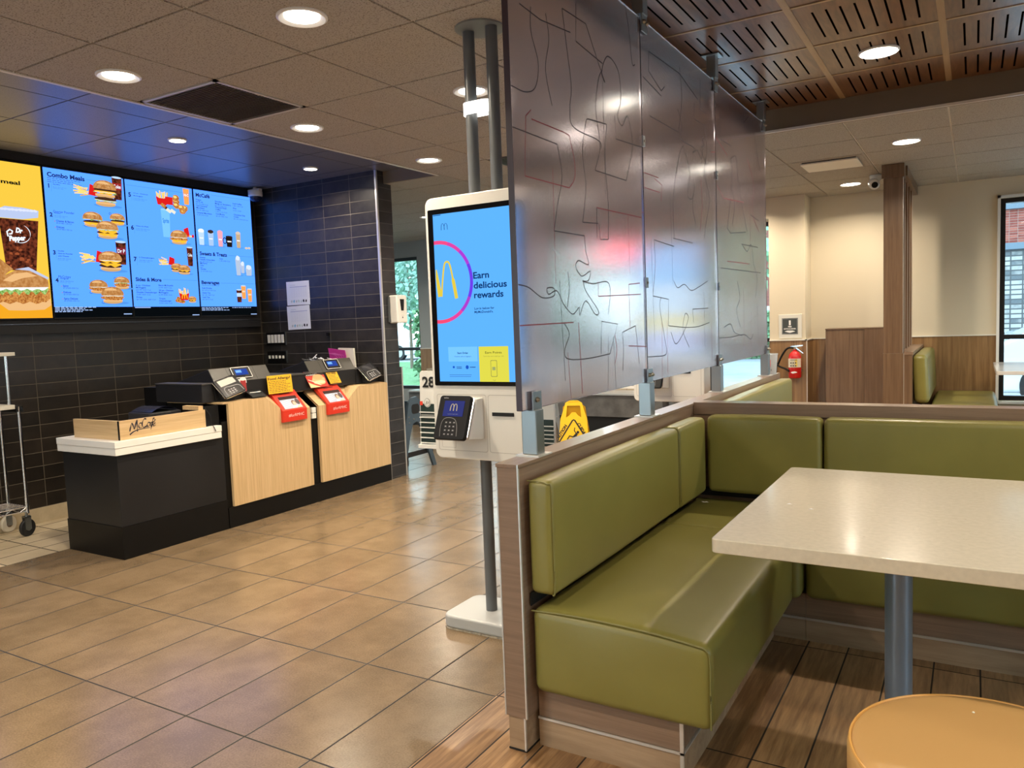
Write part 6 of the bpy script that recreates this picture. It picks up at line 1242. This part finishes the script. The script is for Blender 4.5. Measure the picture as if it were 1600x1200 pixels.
# low stone ledge under the hall windows, door area
t = thing('stone_ledge', 'grey stone ledge with beige tiled face under the hall windows', 'ledge', (-4.6, 8.7, 0))
mb = MB(); mb.box(-6.6, -3.0, 8.72, 9.18, .46, .74); mb.build('tiled_upstand', M_beigetile, t)
mb = MB(); mb.box(-6.6, -3.0, 8.30, 9.18, .20, .46); mb.build('stone_block', mat('grey stone', (.13,.13,.13), .35, var=.25, vscale=9), t)
mb = MB(); mb.box(-6.6, -3.0, 8.28, 9.18, .455, .475); mb.build('stone_top', mat('pale stone', (.42,.45,.47), .25, var=.1), t)
mb = MB(); mb.box(-6.58, -3.02, 8.32, 9.18, 0, .20); mb.build('plinth', M_matblack, t)
t = thing('waste_bin', 'tall black bin seen below the frosted divider near the bright doorway', 'bin', (-2.18, 7.2, 0))
mb = MB(); mb.lathe([(.15, 0), (.16, .02), (.17, .90), (.165, .95)], (-2.16, 7.1, 0), 32); mb.build('body', M_matblack, t, smooth=True); mb = MB(); mb.lathe([(.178, .93), (.178, .96), (.10, 1.02), (.02, 1.03)], (-2.16, 7.1, 0), 32); mb.build('lid', M_black, t, smooth=True)
t = thing('hanging_sign', 'red lit ceiling sign seen only as a red blur through the frosted divider', 'sign', (-3.3, 7.9, 2.2))
mb = MB(); mb.box(-3.50, -3.10, 7.96, 8.0, 1.97, 2.16); mb.build('lit_face', emat((1.0, .02, .05), 5.0), t); mb = MB(); mb.box(-3.49, -3.11, 7.964, 8.01, 2.16, 2.18); mb.cyl((-3.3, 7.985, 2.18), (-3.3, 7.985, ZC-.002), .008, 10); mb.build('hanger', M_plaster, t)

# ------------------------------------------------------------------ outside
mb = MB(); mb.box(-60, 60, 9.45, 90, -.25, -.15); mb.box(3.7, 60, -30, 9.45, -.25, -.15); mb.box(-60, -9.5, -30, 9.45, -.25, -.15); mb.box(-9.5, 3.7, -30, -2.9, -.25, -.15)
struct(mb, 'ground', mat('pale asphalt', (.27,.28,.30), .8, var=.12, vscale=1.5))
mb = MB(); mb.box(-40, -7.2, 10.5, 25.4, -.15, -.142); o = mb.build('lawn', mat('clipped grass', (.09,.21,.075), .9, var=.4, vscale=12, bump=.5)); tag(o, 'green lawn strip outside beyond the hall windows', 'lawn', kind='stuff')
for k, x in enumerate((-3.0, -.2, 2.6, 5.4)): mb = MB(); mb.box(x, x+.10, 10.2, 15.0, -.15, -.146); tag(mb.build('parking_line', pm((.8, .8, .78))), 'white parking line outside, %s from the left' % ('first', 'second', 'third', 'fourth')[k], 'road marking', 'parking lines')
t = thing('brick_building', 'building of red brick and grey rubble stone beyond the right window', 'building', (8, 30, 0))
M_stone = tiled('rubble stone', (.10,.115,.125), (.34,.34,.32), (.06,.065,.07), 'X', 'Z', .31, .145, g=.04, rough=.9, noise=3.5, bump=1.0, tvar=1.0); M_brick = tiled('red brick', (.17,.035,.025), (.28,.08,.055), (.22,.17,.15), 'X', 'Z', .22, .075, g=.012, rough=.9, noise=3, tvar=.6)
mb = MB(); mb.box(-1, 26, 28, 36, -.2, 2.95); mb.build('stone_wall', M_stone, t); mb = MB(); mb.box(-1, 26, 28.0, 36, 3.14, 4.15); mb.build('brick_wall', M_brick, t); mb = MB(); mb.box(-1.1, 26, 27.9, 36, 2.95, 3.14); mb.build('string_course', pm((.10, .14, .18)), t); mb = MB(); mb.box(-1.1, 26, 27.9, 36, 4.15, 4.30); mb.build('string_course', pm((.10, .14, .18)), t); mb = MB(); mb.box(-1, 26, 28, 36, 4.30, 8.5); mb.build('upper_stone_wall', M_stone, t)
def car(cx, cy, L, col, label, h=1.45, wdt=1.8):
    t = thing('car', label, 'car', (cx, cy, -.15), 'parked cars')
    body = [(0, .25), (.05*L, .22), (.95*L, .22), (L, .35), (.99*L, .72), (.86*L, .86), (.72*L, .90), (.60*L, h-.12), (.50*L, h), (.30*L, h), (.20*L, h-.06), (.08*L, .95), (.01*L, .90)]
    mb = MB(); mb.prism(body, (cx-L/2, cy-wdt/2, -.15), (1, 0, 0), (0, 0, 1), (0, wdt, 0)); mb.build('body', mat('car paint %s' % label[:5], col, .25, coat=1), t, bevel=.06, seg=3)
    mb = MB(); mb.prism([(.22*L, .95), (.70*L, .92), (.595*L, h-.15), (.50*L, h-.08), (.31*L, h-.08), (.25*L, h-.12)], (cx-L/2, cy-wdt/2-.012, -.15), (1, 0, 0), (0, 0, 1), (0, wdt+.024, 0)); mb.build('windows', mat('car glass', (.02,.03,.035), .08), t)
    for fx in (.19, .80):
        for sy in (-1, 1):
            mb = MB(); mb.lathe([(.2, -.1), (.32, -.1), (.33, -.06), (.33, .06), (.32, .1), (.2, .1)], (cx-L/2+fx*L, cy+sy*(wdt/2-.09), .18), 28, (0, 1, 0)); w_ = mb.build('wheel', M_matblack, t, smooth=True); mb = MB(); mb.lathe([(.20, -.105), (.20, .105)], (cx-L/2+fx*L, cy+sy*(wdt/2-.09), .18), 20, (0, 1, 0)); mb.build('hubcap', M_steel, w_)
    for sx_, nm, cc in ((.985, 'headlamp', (.8, .8, .78)), (.004, 'tail_lamp', (.5, .02, .02))):
        for sy in (-.75, .55): mb = MB(); mb.box(cx-L/2+sx_*L-.03, cx-L/2+sx_*L+.02, cy+sy*wdt/2-.0, cy+sy*wdt/2+.22, .50, .62); mb.build(nm, pm(cc, .2), t)
car(2.8, 18.5, 4.6, (.30, .36, .40), 'silver car parked outside beyond the right back window', h=1.75)
car(-23.0, 27.5, 4.7, (.70, .72, .74), 'white car parked outside, seen low in the narrow left window')
car(2.3, 13.9, 4.6, (.60, .62, .63), 'pale car parked close outside the right back window', h=1.3)
t = thing('lamp_post', 'pale street lamp post outside the narrow left window', 'street lamp', (-15.2, 18.5, 0))
mb = MB(); mb.lathe([(.13, -.139), (.11, .3), (.07, 7.0)], (-14.75, 17.6, 0), 16); mb.build('pole', mat('blue grey steel', (.30,.36,.42), .5), t, smooth=True); mb = MB(); mb.lathe([(.3, -.139), (.3, .5)], (-14.75, 17.6, 0), 20); mb.build('concrete_base', pm((.5, .52, .52)), t); mb = MB(); mb.box(-15.2, -14.3, 17.45, 17.75, 7.0, 7.12); mb.build('lamp_head', M_gpole, t)
M_leaf = mat('tree leaves', (.20,.36,.20), .7, var=.4, vscale=3); M_leaf2 = mat('blue green leaves', (.24,.40,.33), .7, var=.35, vscale=3)
def tree(cx, cy, H, R_, label, m, sd, n=1400):
    t = thing('tree', label, 'tree', (cx, cy, -.15), 'trees outside'); rd = random.Random(sd)
    mb = MB(); mb.tube([(cx, cy, -.139), (cx+.03, cy, H*.35), (cx, cy, H*.8)], [.06, .05, .02], 8)
    for k in range(7): a = rd.uniform(0, 6.28); z = H*rd.uniform(.3, .65); mb.tube([(cx, cy, z), (cx+R_*.7*math.cos(a), cy+R_*.7*math.sin(a), z+R_*.6)], [.03, .01], 6)
    mb.build('trunk', mat('bark', (.16,.12,.09), .9), t); mb = MB()
    for k in range(n):
        a, b = rd.uniform(0, 6.28), rd.uniform(-1, 1); q = math.sqrt(1-b*b); r_ = R_*rd.uniform(.3, 1)*(1+.15*math.sin(3*a+2*b)); c_ = Vector((cx+r_*q*math.cos(a), cy+r_*q*math.sin(a), H*.62+b*H*.36*rd.uniform(.5, 1)))
        u = Vector((rd.uniform(-1, 1), rd.uniform(-1, 1), rd.uniform(-1, 1))).normalized(); v = u.orthogonal().normalized(); s_ = rd.uniform(.06, .13)*R_/1.2; mb.add([c_-u*s_, c_+v*s_*.6, c_+u*s_, c_-v*s_*.6], [(0, 1, 2, 3)])
    mb.build('foliage', m, t)
tree(-16.9, 21.5, 4.6, 1.25, 'young leafy tree outside the narrow left window', M_leaf2, 1)
tree(-20.0, 24, 6.5, 2.2, 'larger tree behind the young one outside the narrow left window', M_leaf2, 2)
for k, (x, y, H, R_) in enumerate(((-11, 20, 5, 2.4), (-8, 24, 6, 2.6), (-5.6, 19, 4.4, 1.8))): tree(x, y, H, R_, ('left', 'middle', 'right')[k]+' tree outside the hall windows, a green blur through the frosted divider', M_leaf, 5+k, 1100)
mb = MB(); rd = random.Random(11)
for k in range(5000): c_ = Vector((rd.uniform(-7.6, -5.0), 26+rd.uniform(-.4, .4), rd.uniform(-.15, 1.35))); u = Vector((rd.uniform(-1, 1), rd.uniform(-1, 1), rd.uniform(-1, 1))).normalized(); v = u.orthogonal().normalized(); mb.add([c_-u*.08, c_+v*.05, c_+u*.08, c_-v*.05], [(0, 1, 2, 3)])
tag(mb.build('hedge', M_leaf), 'green hedge outside the doorway window left of the fire extinguisher', 'hedge')
mb = MB(); rd = random.Random(12)
for k in range(9000): c_ = Vector((rd.uniform(-13.0, -7.4), 17.0+rd.uniform(-.4, .4), rd.uniform(-.03, 1.75))); u = Vector((rd.uniform(-1, 1), rd.uniform(-1, 1), rd.uniform(-1, 1))).normalized(); v = u.orthogonal().normalized(); mb.add([c_-u*.09, c_+v*.06, c_+u*.09, c_-v*.06], [(0, 1, 2, 3)])
tag(mb.build('hedge', mat('dense hedge leaves', (.11,.22,.10), .7, var=.4, vscale=3)), 'added green hedge row outside the hall windows, dimming the blur low in the first frosted panel', 'hedge')  # hedge row added to dim and green the bright view through the panel
t = thing('brick_building', 'distant red brick building seen in the narrow window strip beside the divider', 'building', (-8, 40, 0)); mb = MB(); mb.box(-7.7, -5, 34, 42, 1.6, 5.5); mb.build('brick_wall', M_brick, t); mb = MB(); mb.box(-7.7, -5, 34, 42, -.14, 1.6); mb.build('base_wall', pm((.55, .58, .6)), t)
